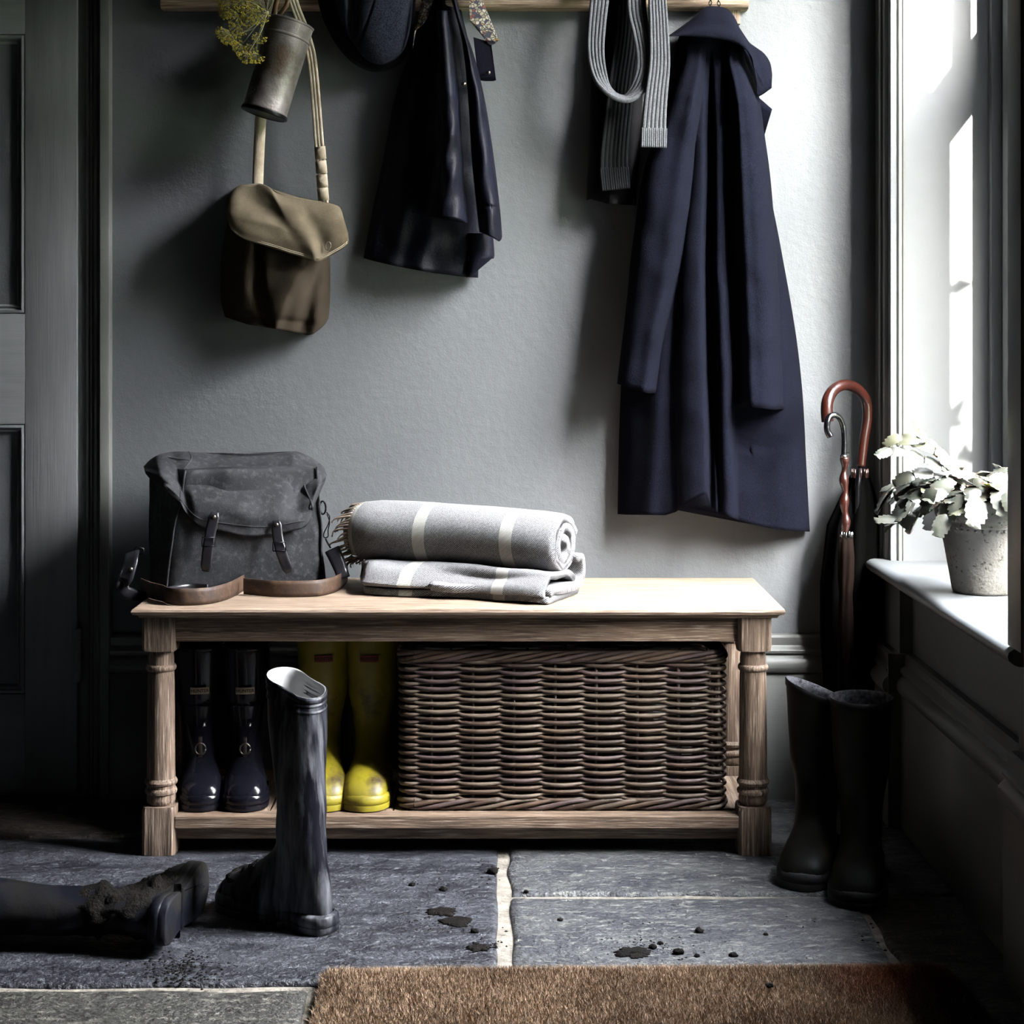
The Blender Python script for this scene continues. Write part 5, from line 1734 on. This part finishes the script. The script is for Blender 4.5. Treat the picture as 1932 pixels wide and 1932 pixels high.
hgt = .019 + .004 * rg_.random(nB); hgt = hgt * np.where(edge < .012, .8 + .2 * edge / .012, 1)
lean_ = rg_.normal(0, .0048, (nB, 2))
outw = np.where((v[~cut] * .6 < .01), .004, 0)
ang = rg_.random(nB) * math.pi; wdt = .0009
dx = np.stack([np.cos(ang) * wdt, np.sin(ang) * wdt, np.zeros(nB)], 1)
base = fx + np.array([0, 0, .009]); tip = fx + np.stack([lean_[:, 0], lean_[:, 1] + outw, hgt], 1)
VV = np.empty((nB * 3, 3)); VV[0::3] = base - dx; VV[1::3] = base + dx; VV[2::3] = tip
VV -= np.array(ORG[dm.name])
me = bpy.data.meshes.new('bristles')
me.vertices.add(nB * 3); me.vertices.foreach_set('co', VV.ravel())
me.loops.add(nB * 3); me.loops.foreach_set('vertex_index', np.arange(nB * 3, dtype=np.int32))
me.polygons.add(nB); me.polygons.foreach_set('loop_start', np.arange(0, nB * 3, 3, dtype=np.int32)); me.polygons.foreach_set('loop_total', np.full(nB, 3, dtype=np.int32))
me.update(); me.validate(); me.materials.append(m)
o = bpy.data.objects.new('bristles', me); sc.collection.objects.link(o); o.parent = dm; o['kind'] = 'stuff'

# ------------------------------------------------------------------ mud and crumbs on the floor
def clod(p, r, seed):
    import bmesh
    bm = bmesh.new(); bmesh.ops.create_icosphere(bm, subdivisions=2, radius=1)
    V = []
    for v_ in bm.verts:
        c = v_.co; k = 1 + .45 * nz(c.x + seed, c.y, c.z, 1.7) + .25 * nz(c.x, c.y + seed, c.z, 4)
        V.append(Vector((p.x + c.x * r * k, p.y + c.y * r * k * .9, max(.0005, p.z + r * .45 + c.z * r * k * .6))))
    F = [tuple(q.index for q in f.verts) for f in bm.faces]; bm.free()
    return V, F


CL_ = [(778, 1672, 7, 'lump of mud on the dark slab left of the mortar joint'), (836, 1681, 8, 'lump of mud below the joint corner on the dark slab'), (930, 1648, 11, 'flattened mud clod at the edge of the long mortar joint'),
       (993, 1684, 5, 'small mud crumb on the pale joint right of centre'), (895, 1760, 8, 'mud clod on the dark slab just left of the joint'), (1057, 1738, 6, 'small round mud clod near the middle of the blue-grey slab'),
       (1319, 1760, 9, 'rounded dark clod standing apart, right of the others'), (1246, 1782, 6, 'small clod left of the rounded dark one'), (1280, 1800, 11, 'largest mud clod beside the mat edge'),
       (1232, 1790, 8, 'mud clod next to the mud smear by the mat'), (1196, 1802, 8, 'clod sitting in the mud smear'), (1384, 1805, 8, 'spiky mud crumb touching the mat edge, far right'), (1315, 1806, 6, 'small clod right of the largest one'),
       (1452, 1862, 8, 'dark clod lying on the doormat'), (1445, 1765, 5, 'flat brown crumb on the slab below the olive boots')]
for i, (x, y, r, lab) in enumerate(CL_):
    z = 0 if y < 1820 else .020
    p = G(x, y, z); s = (y - VY) / (CAM_Z - z)
    o = obj('mud_clod', clod(p, r / s, i * 3.1), M['mud'])
    tag(o, lab, 'mud', 'mud clods on the floor')
rnd = random.Random(14); crumbs = []
for cx, cy, sx_, sy_, n in ((835, 1735, 38, 14, 120), (925, 1640, 12, 10, 40), (820, 1660, 60, 10, 60), (1205, 1792, 45, 12, 150), (1240, 1770, 70, 18, 40), (920, 1785, 16, 8, 40), (330, 1835, 40, 12, 200), (360, 1810, 22, 8, 120), (1465, 1860, 20, 4, 0), (1100, 1760, 200, 30, 40), (700, 1780, 200, 30, 40), (1600, 1760, 120, 40, 60)):
    for k in range(n):
        x = rnd.gauss(cx, sx_); y = rnd.gauss(cy, sy_)
        if x > 585 and y > 1816: continue
        p = G(x, y); r = rnd.uniform(.0008, .0032) * (1 if n < 200 else 1.3)
        c = [(1, 0, 0), (-1, 0, 0), (0, 1, 0), (0, -1, 0), (0, 0, .8), (0, 0, -.1)]
        crumbs.append(([p + Vector((a * r * rnd.uniform(.6, 1.5), b * r * rnd.uniform(.6, 1.5), max(.0003, d * r + .0002))) for a, b, d in c], [(0, 2, 4), (2, 1, 4), (1, 3, 4), (3, 0, 4), (2, 0, 5), (1, 2, 5), (3, 1, 5), (0, 3, 5)]))
o = obj('mud_crumbs', join(*crumbs), M['mud'], None, False)
tag(o, 'scattered crumbs of dark mud over the flagstones', 'mud', kind='stuff')


def smear(cx, cy, rx, ry, seed):
    pts = []
    for k in range(60):
        a = 2 * math.pi * k / 60; w_ = 1 + .55 * nz(math.cos(a) * 1.5 + seed, math.sin(a) * 1.5, seed, 1) + .35 * nz(math.cos(a) * 5, math.sin(a) * 5 + seed, 2, 1)
        pts.append(G(cx + rx * w_ * math.cos(a), cy + ry * w_ * math.sin(a)))
    c = G(cx, cy)
    return loft([[Vector((p.x, p.y, .0006)) for p in pts], [Vector((p.x, p.y, .0024)) for p in pts], [p.lerp(c, .2) + Vector((0, 0, .0036 + .002 * nz(p.x * 60, p.y * 60, 1))) for p in pts], [p.lerp(c, .6) + Vector((0, 0, .0042)) for p in pts]])


for i, (a, lab) in enumerate((((862, 1740, 30, 8, 1), 'flattened patch of mud on the dark slab beside the standing boot'), ((835, 1722, 32, 7, 4), 'smeared mud patch just above the flattened one'), ((1195, 1800, 34, 10, 7), 'mud smear beside the mat edge on the blue-grey slab'),
                              ((905, 1790, 20, 8, 9), 'mud patch against the mortar joint near the mat'))):
    tag(obj('mud_patch', smear(*a), M['mud']), lab, 'mud', 'mud patches on the floor')

# garden shrub beyond the window (throws the leafy shadow on the reveal)
sh = thing('garden_shrub', 'leafy shrub outside the window casting dappled shade on the reveal', 'shrub', (1.42, -2.1, -.4))
sv, sf = [], []
rnd = random.Random(9)
for k in range(900):
    c = Vector((1.42 + rnd.gauss(0, .16), -2.1 + rnd.gauss(0, .22), rnd.uniform(-.3, 1.48) + rnd.gauss(0, .10)))
    if c.x < 1.15: c.x = 1.15 + rnd.random() * .1
    d = Vector((rnd.gauss(0, 1), rnd.gauss(0, 1), rnd.gauss(0, 1))).normalized(); e2_ = d.orthogonal().normalized(); s_ = rnd.uniform(.03, .05)
    n = len(sv); sv += [c - d * s_, c + e2_ * s_ * .45, c + d * s_, c - e2_ * s_ * .45]; sf.append((n, n + 1, n + 2, n + 3))
M['shrub'] = mat('shrub_leaf', '#33452a', .7, '#26361f', scale=20)
so2 = obj('foliage', (sv, sf), M['shrub'], sh, False); so2['kind'] = 'stuff'
obj('stem', join(*[tube([(1.42, -2.1, -.4), (1.42 + dx_, -2.1 + dy_, 1.2)], .008, 6) for dx_, dy_ in ((0, 0), (.08, .12), (-.06, -.12), (.1, -.1))]), M['stem'], sh)
